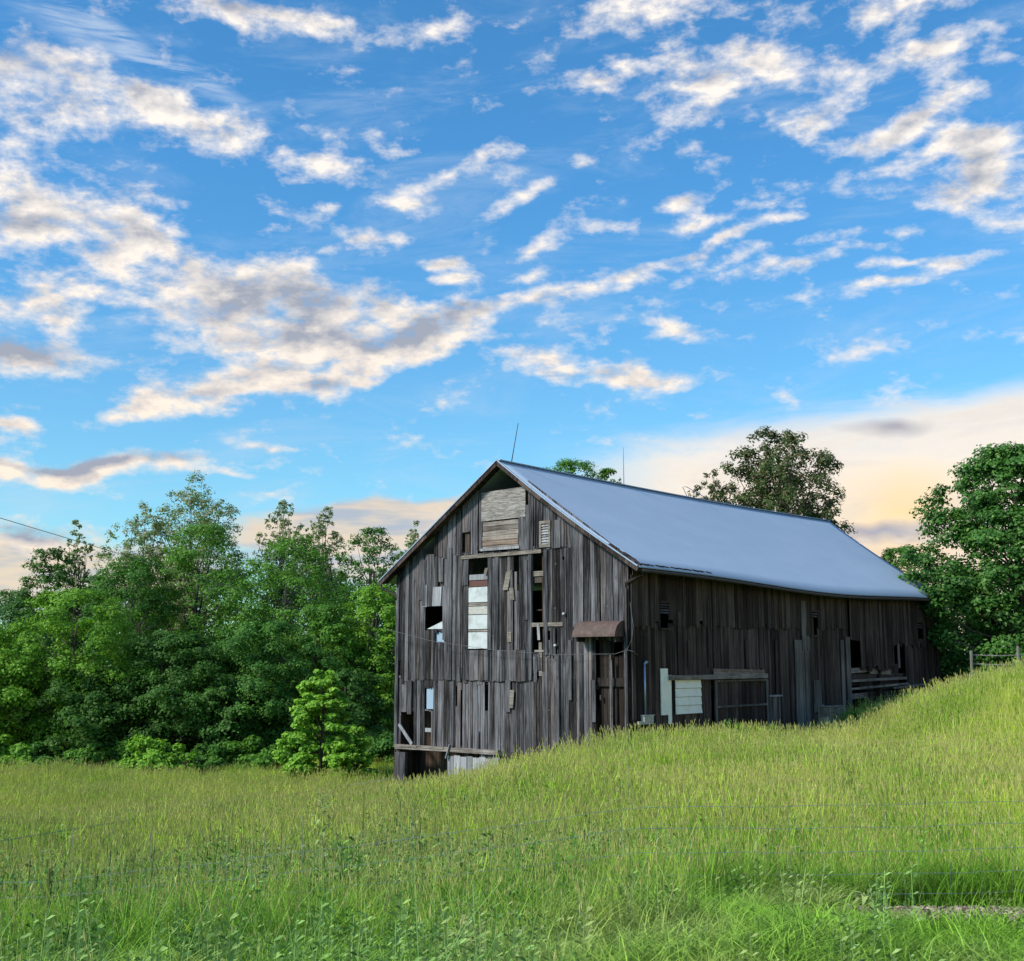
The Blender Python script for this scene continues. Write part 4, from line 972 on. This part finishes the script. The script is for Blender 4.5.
# ------------------------------------------------------------------ wire fences
def fence():
    posts = [(47, 932, 10.35), (640, 912, 11.2), (1120, 903, 12.0)]
    P = []
    for px, py, Y in posts:
        x = at(px, py, Y)[0]; P.append(np.array((x, Y, gz(x, Y))))
    P.insert(0, P[0] + (P[0]-P[1])*.8); P[0][2] = gz(P[0][0], P[0][1])
    root = empty('wire_fence', tuple(P[2])); tag(root, 'thin grey woven wire fence crossing the near meadow grass', 'fence'); o = P[2]
    for i, p in enumerate(P):
        mb = MB(); q = p-o; h = .78 if i < 2 else 1.22
        mb.box(q[0]-.018, q[0]+.018, q[1]-.004, q[1]+.004, q[2]-.3, q[2]+h); mb.box(q[0]-.004, q[0]+.004, q[1]-.03, q[1]-.0041, q[2]-.3, q[2]+h)
        if i in (1, ): mb.build('post', M['dock'], root)
        elif i == 3: mb.build('post', M['dock'], root)
    hs = [.10, .28, .46, .68, .92, 1.12]
    for k, h in enumerate(hs):
        mb = MB(); pts = []
        for i in range(len(P)-1):
            n = 14
            for j in range(n+(i == len(P)-2)):
                t = j/n; q = P[i]*(1-t)+P[i+1]*t - o
                pts.append(q + np.array((0, .01, h*(.50, .60, .9, 1.0)[i]*(1-t) + h*(.60, .9, 1.0, 1.0)[i]*t - .03*sin(pi*t)*(1+.3*sin(k*2.1)) + .006*sin(j*1.7+k))))
        mb.tube(pts, .0020, 4); mb.build('wire', M['wire'], root)
    mb = MB()
    for i in range(1, len(P)-1):
        n = int(np.linalg.norm(P[i+1]-P[i])/.30)
        for j in range(n):
            t = (j+.5)/n; q = P[i]*(1-t)+P[i+1]*t - o
            mb.tube([q+(0, .01, .08), q+(.01, .01, .5), q+(0, .01, 1.10)], .0013, 3, cap=False)
    st = mb.build('stay_wires', M['wire'], root); st['kind'] = 'stuff'
fence()
def far_wire():
    pts = []
    for px, py in [(-60, 851), (0, 841), (50, 833), (100, 825), (150, 817), (200, 809), (250, 801), (300, 793), (350, 785), (390, 778.5)]:
        best = 12.0
        for Y in np.arange(12, 40.5, .25):
            p = at(px, py, Y)
            if p[2] - gz(p[0], Y) > .74: best = Y
        pts.append(np.array(at(px, py, best)))
    for i in range(1, len(pts)-1): pass
    root = empty('strand_fence', tuple(pts[0]-(0, 0, .9))); tag(root, 'two strand wire running over the left meadow to the barn corner', 'fence')
    o = pts[0]-(0, 0, .9)
    for d in (0, -.32):
        mb = MB(); mb.tube([p-o+(0, 0, d) for p in pts], .006, 4); mb.build('wire', M['wire'], root)
    for p in (pts[0], pts[-1]):
        mb = MB(); q = p-o; g = gz(p[0], p[1])-o[2]; mb.tube([(q[0], q[1], g-.2), (q[0], q[1], q[2]+.08)], .018, 5); mb.build('post', M['dock'], root)
far_wire()
def rail_fence():
    Y = 44; P = []
    for px in (971, 1018, 1075):
        x = at(px, 660, Y)[0]; P.append(np.array((x, Y, gz(x, Y))))
    zt = at(971, 652, Y)[2]
    root = empty('rail_fence', tuple(P[0])); tag(root, 'old post and rail fence on the grassy knoll below the big right tree', 'fence'); o = P[0]
    for i, p in enumerate(P):
        mb = MB(); q = p-o; top = zt+(.05, .22, .1)[i]-o[2]
        mb.tube([(q[0], q[1], q[2]-.3), (q[0]+.02, q[1], top)], [.06, .05], 7); mb.build('post', M['post'], root)
    for h in (.10, .42):
        mb = MB(); pts = [np.array((p[0], p[1]+.07, zt-h-.02*i))-o for i, p in enumerate(P)]; mb.tube([pts[0], (pts[0]+pts[1])/2-(0, 0, .03), pts[1], pts[2]], .022, 5); mb.build('rail', M['post'], root)
rail_fence()

# ------------------------------------------------------------------ grass
tufts = bpy.data.collections.new('grass_tufts')
def blades(rng, n, spread, h, w, lean, seg=3, seedfrac=0.0, sh=.14, sw=.012, mi_seed=1, droop=.5):
    V, Q, MI = [], [], []
    for _ in range(n):
        r = spread*math.sqrt(rng.random()); a = rng.uniform(0, 6.28); x, y = r*cos(a), r*sin(a)
        H = h*rng.uniform(.55, 1.1); ww = w*rng.uniform(.6, 1.3); la = rng.uniform(0, 6.28); L = H*lean*rng.uniform(.2, 1.3)
        dx, dy = cos(la)*L + .10*H, sin(la)*L; face = rng.uniform(0, pi); fx, fy = cos(face), sin(face)
        stalk = rng.random() < seedfrac
        if stalk: H *= 1.22; ww *= .45; dx *= .35; dy *= .35
        b = len(V)
        for k in range(seg+1):
            t = k/seg; cx, cy = x+dx*t**2, y+dy*t**2; cz = H*(t-(droop*lean*.6 if not stalk else .05)*t**3)
            hw = ww*(1-t*.85)/2 if not stalk else max(ww, .0035)/2
            V += [(cx-fx*hw, cy-fy*hw, cz), (cx+fx*hw, cy+fy*hw, cz)]
        for k in range(seg): Q.append((b+2*k, b+2*k+1, b+2*k+3, b+2*k+2)); MI.append(0)
        if stalk:
            tx, ty, tz = cx, cy, cz; S_ = sh*rng.uniform(.6, 1.3); W_ = sw*rng.uniform(.7, 1.4)
            for f2 in (face, face+pi/2):
                gx, gy = cos(f2)*W_, sin(f2)*W_; b = len(V)
                ex, ey = dx*.25*S_/max(H, .1)*3, dy*.25*S_/max(H, .1)*3
                V += [(tx, ty, tz-S_*.1), (tx+gx+ex*.4, ty+gy+ey*.4, tz+S_*.35), (tx+ex, ty+ey, tz+S_*.85), (tx-gx+ex*.4, ty-gy+ey*.4, tz+S_*.35)]
                Q.append((b, b+1, b+2, b+3)); MI.append(mi_seed)
    return V, Q, MI
def proto(name, parts, mats):
    V, Q, MI = [], [], []
    for v, q, m in parts:
        o = len(V); V += v; Q += [tuple(i+o for i in f) for f in q]; MI += m
    ob = np_mesh(name, V, Q, mats, False, MI); tufts.objects.link(ob); return ob
def weed_leaves(rng, n, h, size):
    V, Q, MI = [], [], []
    for s in range(4):
        sx, sy = rng.uniform(-.15, .15, 2); lx, ly = rng.uniform(-.1, .1, 2); H = h*rng.uniform(.6, 1.05)
        b = len(V); V += [(sx-.004, sy, 0), (sx+.004, sy, 0), (sx+lx+.002, sy+ly, H), (sx+lx-.002, sy+ly, H)]; Q.append((b, b+1, b+2, b+3)); MI.append(0)
        for k in range(n):
            t = .15+.85*k/n; cx, cy, cz = sx+lx*t, sy+ly*t, H*t; a = k*2.4+rng.uniform(-.3, .3); L = size*rng.uniform(.7, 1.2)*(1.15-t*.5); w = L*.12
            dx, dy = cos(a), sin(a); b = len(V)
            V += [(cx, cy, cz), (cx+dx*L*.45-dy*w, cy+dy*L*.45+dx*w, cz+L*.42), (cx+dx*L*.85, cy+dy*L*.85, cz+L*.45), (cx+dx*L*.45+dy*w, cy+dy*L*.45-dx*w, cz+L*.16)]
            Q.append((b, b+1, b+2, b+3)); MI.append(0)
    return V, Q, MI
def build_grass():
    rng = np.random.default_rng(5)
    for k in range(4): proto('tuft_%02d' % k, [blades(rng, 52, .22, .60, .010, .95, 4, .10, .10, .006)], [M['blade'], M['seed']])            # 0-3 near meadow
    for k in range(3): proto('tuft_%02d' % (4+k), [blades(rng, 90, .45, .60, .015, .95, 3, .22, .11, .008)], [M['blade_far'], M['seed']])     # 4-6 far meadow
    for k in range(3): proto('tuft_%02d' % (7+k), [blades(rng, 50, .18, .34, .012, .95, 4, .0)], [M['lush'], M['seed']])                      # 7-9 lush verge
    for k in range(2): proto('tuft_%02d' % (10+k), [weed_leaves(rng, 14, .55, .085)], [M['weed']])                                            # 10-11 weeds
    for k in range(2): proto('tuft_%02d' % (12+k), [blades(rng, 6, .14, .60, .006, 1.5, 4, .8, .11, .006)], [M['straw'], M['straw']])           # 12-13 straw
    for k in range(2): proto('tuft_%02d' % (14+k), [blades(rng, 3, .30, .78, .008, .15, 2, 1.0, .12, .005)], [M['dock'], M['dock']])           # 14-15 dark stalks
    for k in range(3): proto('tuft_%02d' % (16+k), [blades(rng, 50, .20, .66, .011, .55, 4, .06, .10, .006)], [M['deep'], M['seed']])           # 16-18 rich tall grass
    for k in range(2): proto('tuft_%02d' % (19+k), [blades(rng, 16, .25, .62, .006, 1.4, 4, .35, .07, .007), weed_leaves(rng, 8, .6, .07)], [M['weed'], M['straw']])   # 19-20 pale headed weeds
    def umbels(rng, n):
        V, Q, MI = blades(rng, n, .25, .66, .005, .25, 3, 0)
        for k in range(n):
            x, y = V[k*8+6][0], V[k*8+6][1]; z = V[k*8+6][2]
            for _ in range(7):
                a, b, c = x+rng.normal(0, .022), y+rng.normal(0, .022), z+rng.normal(0, .008); s_ = rng.uniform(.006, .012); i0 = len(V)
                V += [(a-s_, b, c), (a, b-s_, c+.003), (a+s_, b, c), (a, b+s_, c+.003)]; Q.append((i0, i0+1, i0+2, i0+3)); MI.append(1)
        return V, Q, MI
    for k in range(2): proto('tuft_%02d' % (21+k), [umbels(rng, 5), weed_leaves(rng, 14, .50, .075)], [M['weed'], M['petal']])             # 21-22 pale flowered weeds
    for k in range(2): proto('tuft_%02d' % (23+k), [weed_leaves(rng, 20, .72, .10), weed_leaves(rng, 16, .55, .12)], [M['weed_dark'], M['weed_dark']])   # 23-24 dark tall weeds
    pts, idx, rot, scl = [], [], [], []
    def noise2(x, y, s, o=0.0): return (np.sin(x*s+1.3*np.sin(y*s*.7+o)+o) + np.sin(y*s*1.3+1.7*np.sin(x*s*.6+o*2)))*.5
    def scatter(y0, y1, xa, xb, step, choose, hs, seed, jit=.5):
        r = np.random.default_rng(seed)
        ys = np.arange(y0, y1, step)
        for y in ys:
            lo, hi = xa(y), xb(y); xs = np.arange(lo, hi, step)
            X = xs + r.uniform(-jit, jit, len(xs))*step*1.6; Y = y + r.uniform(-jit, jit, len(xs))*step*1.6
            Z = ground(X, Y)
            i, h = choose(X, Y, r)
            k = i >= 0
            # nothing grows inside the barn
            u = (X-NX)*G[0]+(Y-NY)*G[1]; v = (X-NX)*S[0]+(Y-NY)*S[1]
            k &= ~((u > -.12) & (u < BW+.05) & (v > -.10) & (v < BL))
            for a in np.nonzero(k)[0]:
                pts.append((X[a], Y[a], Z[a]-.02)); idx.append(i[a]); rot.append((r.uniform(-.06, .06), r.uniform(-.02, .10), r.uniform(0, .0)+r.integers(0, 8)*.785)); scl.append(h[a]*r.uniform(.85, 1.15))
    wedge = lambda m: ((lambda y: -(y*.44+m)), (lambda y: y*.44+m))
    xa, xb = wedge(1.6)
    FY = lambda X: np.interp(X, [-6, -4, .5, 6], [10.3, 10.4, 11.1, 12.0])        # fence line
    def verge(X, Y, r):
        n = len(X); i = r.integers(7, 10, n); h = r.uniform(.75, 1.15, n)*(1+.25*noise2(X, Y, 1.9))
        past = Y > FY(X)-.15
        h *= 1-.22*(noise2(X, Y, 3.1, .7) > .3); left = X < .6 + .8*noise2(X, Y, 1.1)
        wd = r.random(n) < np.where(left, .20, .06)*(1+noise2(X, Y, 2.3, 2.)); i[wd] = r.integers(10, 12, wd.sum()); h[wd] = r.uniform(.4, 1.0, wd.sum())
        dw = left & (Y > 7.8) & (r.random(n) < .12*(1+noise2(X, Y, 1.7, 5.))); i[dw] = r.integers(23, 25, dw.sum()); h[dw] = r.uniform(.5, .85, dw.sum())
        pw = left & (r.random(n) < .10); i[pw] = r.integers(19, 21, pw.sum()); h[pw] = r.uniform(.6, .95, pw.sum())
        tall = (left & (Y > 8.3) & (r.random(n) < .5)) | (past & (r.random(n) < .75)); i[tall] = np.where(r.random(tall.sum()) < .6, r.integers(16, 19, tall.sum()), r.integers(0, 4, tall.sum())); h[tall] = r.uniform(.7, 1.0, tall.sum())
        lo = left & (X > -1.7) & (X < 1.0) & (Y > 8.6); st = lo & (r.random(n) < .16); i[st] = r.integers(12, 14, st.sum()); h[st] = r.uniform(.7, 1.0, st.sum())
        # worn bare patch at the foot of the fence
        d = np.hypot((X-3.9)*.6, (Y-11.45)*1.6); bare = (d < .85 + .15*noise2(X, Y, 5)) | ((X > 2.9) & (X < 5.6) & (Y > 9.7) & (Y < 11.8) & (noise2(X, Y, 4.1) > -.5)); i[bare & (r.random(n) < .94)] = -1; h[bare] *= .45; fr = (Y < 11.9) & (Y > 8.7) & (X > 2.7) & (X < 5.6); h[fr] *= .36+.12*noise2(X, Y, 2.7)[fr]; tt = fr & ((i < 7) | (i > 15)) & (i >= 0); i[tt] = 7; h[tt] *= .8; i[fr & (r.random(n) < np.where(Y > 9.3, .5, .2))] = -1
        d2 = np.hypot((X-3.5)*1.2, (Y-9.4)*.7); i[(d2 < .42) & (r.random(n) < .7)] = -1
        return i, h
    xa, xb = wedge(2.6)
    scatter(5.6, 12.4, xa, xb, .14, verge, 1, 11)
    def near(X, Y, r):
        n = len(X); i = r.integers(0, 4, n); h = r.uniform(.75, 1.2, n)*(1+.16*noise2(X, Y, .9)+.10*noise2(X, Y, 3.3, 1.))
        left = X < 1.2 + 1.2*noise2(X, Y, .6)
        wd = r.random(n) < np.where(left, .34, .06); i[wd] = r.integers(10, 12, wd.sum()); h[wd] = r.uniform(.9, 1.3, wd.sum())
        fl = r.random(n) < np.where(left, .07, .012)*(1+1.2*noise2(X, Y, 1.1, 4.)); i[fl] = r.integers(21, 23, fl.sum())
        dw = r.random(n) < np.where(left, .13, .02)*(1+1.3*noise2(X, Y, .9, 5.)); i[dw] = r.integers(23, 25, dw.sum())
        rich = (~left) & (r.random(n) < np.clip(1.1-(Y-12)/5, 0, .85)*(.7+.5*noise2(X, Y, .8, 3.))); i[rich] = r.integers(16, 19, rich.sum())
        pw = left & (r.random(n) < .22*(1+noise2(X, Y, 1.4, 1.))); i[pw] = r.integers(19, 21, pw.sum())
        st = r.random(n) < .012; i[st] = r.integers(12, 14, st.sum()); h[st] *= 1.05
        dk = r.random(n) < np.where(left, .035, .006); i[dk] = r.integers(14, 16, dk.sum()); h[dk] = r.uniform(.9, 1.25, dk.sum())
        return i, h
    scatter(12.0, 19, xa, xb, .165, near, 1, 12)
    def mid(X, Y, r):
        n = len(X); i = np.where(r.random(n) < .5, r.integers(0, 4, n), r.integers(4, 7, n)); h = r.uniform(.8, 1.15, n)*(1+.14*noise2(X, Y, .8)+.08*noise2(X, Y, 2.6, 1.))
        left = X < 1; wd = r.random(n) < np.where(left, .06, .02); i[wd] = r.integers(10, 12, wd.sum()); h[wd] = r.uniform(1, 1.4, wd.sum())
        dw = r.random(n) < np.where(left, .08, .012)*(1+1.3*noise2(X, Y, .7, 5.)); i[dw] = r.integers(23, 25, dw.sum()); fl = r.random(n) < np.where(left, .03, .006); i[fl] = r.integers(21, 23, fl.sum())
        dk = r.random(n) < .012; i[dk] = r.integers(14, 16, dk.sum())
        return i, h
    scatter(19, 28, xa, xb, .24, mid, 1, 13)
    def far(X, Y, r):
        n = len(X); i = r.integers(4, 7, n); h = r.uniform(.8, 1.12, n)*(1+.12*noise2(X, Y, .55)+.08*noise2(X, Y, 1.9, 1.))
        u = (X-NX)*G[0]+(Y-NY)*G[1]; v = (X-NX)*S[0]+(Y-NY)*S[1]
        h[(u > 0) & (u < BW) & (v > -1.2)] *= .8; h[(v > 0) & (u < 0) & (u > -1.6)] *= .85
        return i, h
    xa, xb = wedge(6)
    scatter(28, 47, xa, xb, .33, far, 1, 14)
    def wood_edge(X, Y, r):
        n = len(X); i = r.integers(4, 7, n); h = r.uniform(.35, .6, n)
        i[(X > -1) & (Y > 50) & (X < 12)] = -1
        return i, h
    scatter(47, 61, xa, xb, .42, wood_edge, 1, 15)
    me = bpy.data.meshes.new('tall_grass'); me.vertices.add(len(pts)); me.vertices.foreach_set('co', np.array(pts, np.float32).ravel())
    a = me.attributes.new('tuft_index', 'INT', 'POINT'); a.data.foreach_set('value', np.array(idx, np.int32))
    a = me.attributes.new('tuft_rotation', 'FLOAT_VECTOR', 'POINT'); a.data.foreach_set('vector', np.array(rot, np.float32).ravel())
    a = me.attributes.new('tuft_scale', 'FLOAT', 'POINT'); a.data.foreach_set('value', np.array(scl, np.float32))
    ob = bpy.data.objects.new('tall_grass', me); COL.objects.link(ob)
    tag(ob, 'tall green and straw tipped meadow grass with weeds', 'grass', None, 'stuff')
    ng = bpy.data.node_groups.new('scatter_tufts', 'GeometryNodeTree')
    ng.interface.new_socket('Geometry', in_out='INPUT', socket_type='NodeSocketGeometry'); ng.interface.new_socket('Geometry', in_out='OUTPUT', socket_type='NodeSocketGeometry')
    N = ng.nodes; L = ng.links; gi = N.new('NodeGroupInput'); go = N.new('NodeGroupOutput')
    ci = N.new('GeometryNodeCollectionInfo'); ci.inputs['Collection'].default_value = tufts; ci.inputs['Separate Children'].default_value = True; ci.inputs['Reset Children'].default_value = True
    ip = N.new('GeometryNodeInstanceOnPoints'); ip.inputs['Pick Instance'].default_value = True
    def attr(nm, typ):
        n = N.new('GeometryNodeInputNamedAttribute'); n.data_type = typ; n.inputs['Name'].default_value = nm; return n.outputs['Attribute']
    L.new(gi.outputs[0], ip.inputs['Points']); L.new(ci.outputs[0], ip.inputs['Instance']); L.new(attr('tuft_index', 'INT'), ip.inputs['Instance Index'])
    L.new(attr('tuft_rotation', 'FLOAT_VECTOR'), ip.inputs['Rotation']); L.new(attr('tuft_scale', 'FLOAT'), ip.inputs['Scale']); L.new(ip.outputs[0], go.inputs[0])
    md = ob.modifiers.new('scatter', 'NODES'); md.node_group = ng
    print('grass tufts', len(pts))
build_grass()

# dead leaves and stones on the bare patch
def litter():
    rng = np.random.default_rng(3); n = 2600
    X = 4.1+rng.normal(0, .75, n); Y = 10.9+rng.normal(0, .5, n); X[:300] = 3.5+rng.normal(0, .25, 300); Y[:300] = 9.4+rng.normal(0, .35, 300)
    C = np.c_[X, Y, ground(X, Y)+.015+rng.random(n)*.02]
    V, Q = leaf_quads(rng, C, np.array((0, 0, 1.))+rand_dirs(rng, n)*.9, .065, .7)
    m, T = mat_new('dead_leaves'); g = T.add('ShaderNodeNewGeometry')
    finish(T, principled(T, T.mix(g.outputs['Random Per Island'], (.09, .06, .04), (.42, .33, .26)), .9))
    o = np_mesh('leaf_litter', V, Q, m); tag(o, 'pale dead leaves and chips on the bare patch under the fence', 'litter', None, 'stuff')
litter()
# single plants one can pick out in the meadow
def stem_plant(name, label, px, py, Y, ptop, seed, mat, leaf_l, n, group=None, cat='plant', seedhead=False):
    p = at(px, py, Y); z = gz(p[0], Y); H = at(px, ptop, Y)[2]-z; rng = np.random.default_rng(seed)
    root = empty(name, (p[0], Y, z)); tag(root, label, cat, group)
    mb = MB(); mb.tube([(0, 0, -.05), (.01, 0, H*.5), (.02+.03*rng.random(), 0, H)], [.010, .008, .004], 5); mb.build('stem', M['weed' if not seedhead else 'dock'], root)
    lf = MB()
    for k in range(n):
        t = (.35 if not seedhead else .1)+(.63 if not seedhead else .5)*k/n; a = k*2.4+rng.uniform(-.3, .3); L = leaf_l*rng.uniform(.8, 1.15)*(1-.45*abs(t-.6)); w = L*.17
        dx, dy = cos(a), sin(a); z_ = H*t; dr = .25 if t > .75 else -.25
        A, B, C_, D = np.array((0, 0, z_)), np.array((dx*L*.45-dy*w, dy*L*.45+dx*w, z_+L*.22)), np.array((dx*L, dy*L, z_+L*dr)), np.array((dx*L*.45+dy*w, dy*L*.45-dx*w, z_+L*.22))
        mid_ = np.array((dx*L*.5, dy*L*.5, z_+L*.15)); lf.quad(A, B, mid_, D); lf.quad(mid_, B, C_, D)
    lf.build('leaves', M[mat], root)
    if seedhead:
        hd = MB()
        for k in range(60):
            t = .62+.38*k/60; a = rng.uniform(0, 6.28); r = .028*(1.1-t)*3+.006; c = np.array((cos(a)*r, sin(a)*r, H*t)); s = .014
            hd.quad(c+(-s, 0, 0), c+(0, s, .008), c+(s, 0, .012), c+(0, -s, .008))
        hd.build('seed_head', M['dock'], root)
    return root
stem_plant('milkweed_plant', 'tall leafy green milkweed standing above the grass left of the barn', 322, 822, 17.5, 791, 1, 'weed', .20, 26)
stem_plant('milkweed_plant', 'leafy green weed in the near grass at bottom centre left', 250, 915, 9.6, 882, 2, 'weed', .16, 22)
stem_plant('milkweed_plant', 'broad leafed weed growing beside the bare patch under the fence', 868, 900, 11.3, 893, 4, 'weed', .17, 12)
GD = 'dark dock stalks standing in the left meadow'
for i, (px, pt, Y) in enumerate([(107, 842, 13.0), (149, 847, 13.2), (175, 856, 12.0), (129, 852, 12.6), (93, 868, 11.6), (362, 790, 19.0), (232, 838, 14), (300, 850, 13), (60, 850, 13.4), (26, 860, 12)]):
    stem_plant('dock_stalk', 'dark brown green seed stalk standing upright in the left meadow grass', px, pt+40, Y, pt, 20+i, 'weed', .12, 8, GD, 'weed', True)
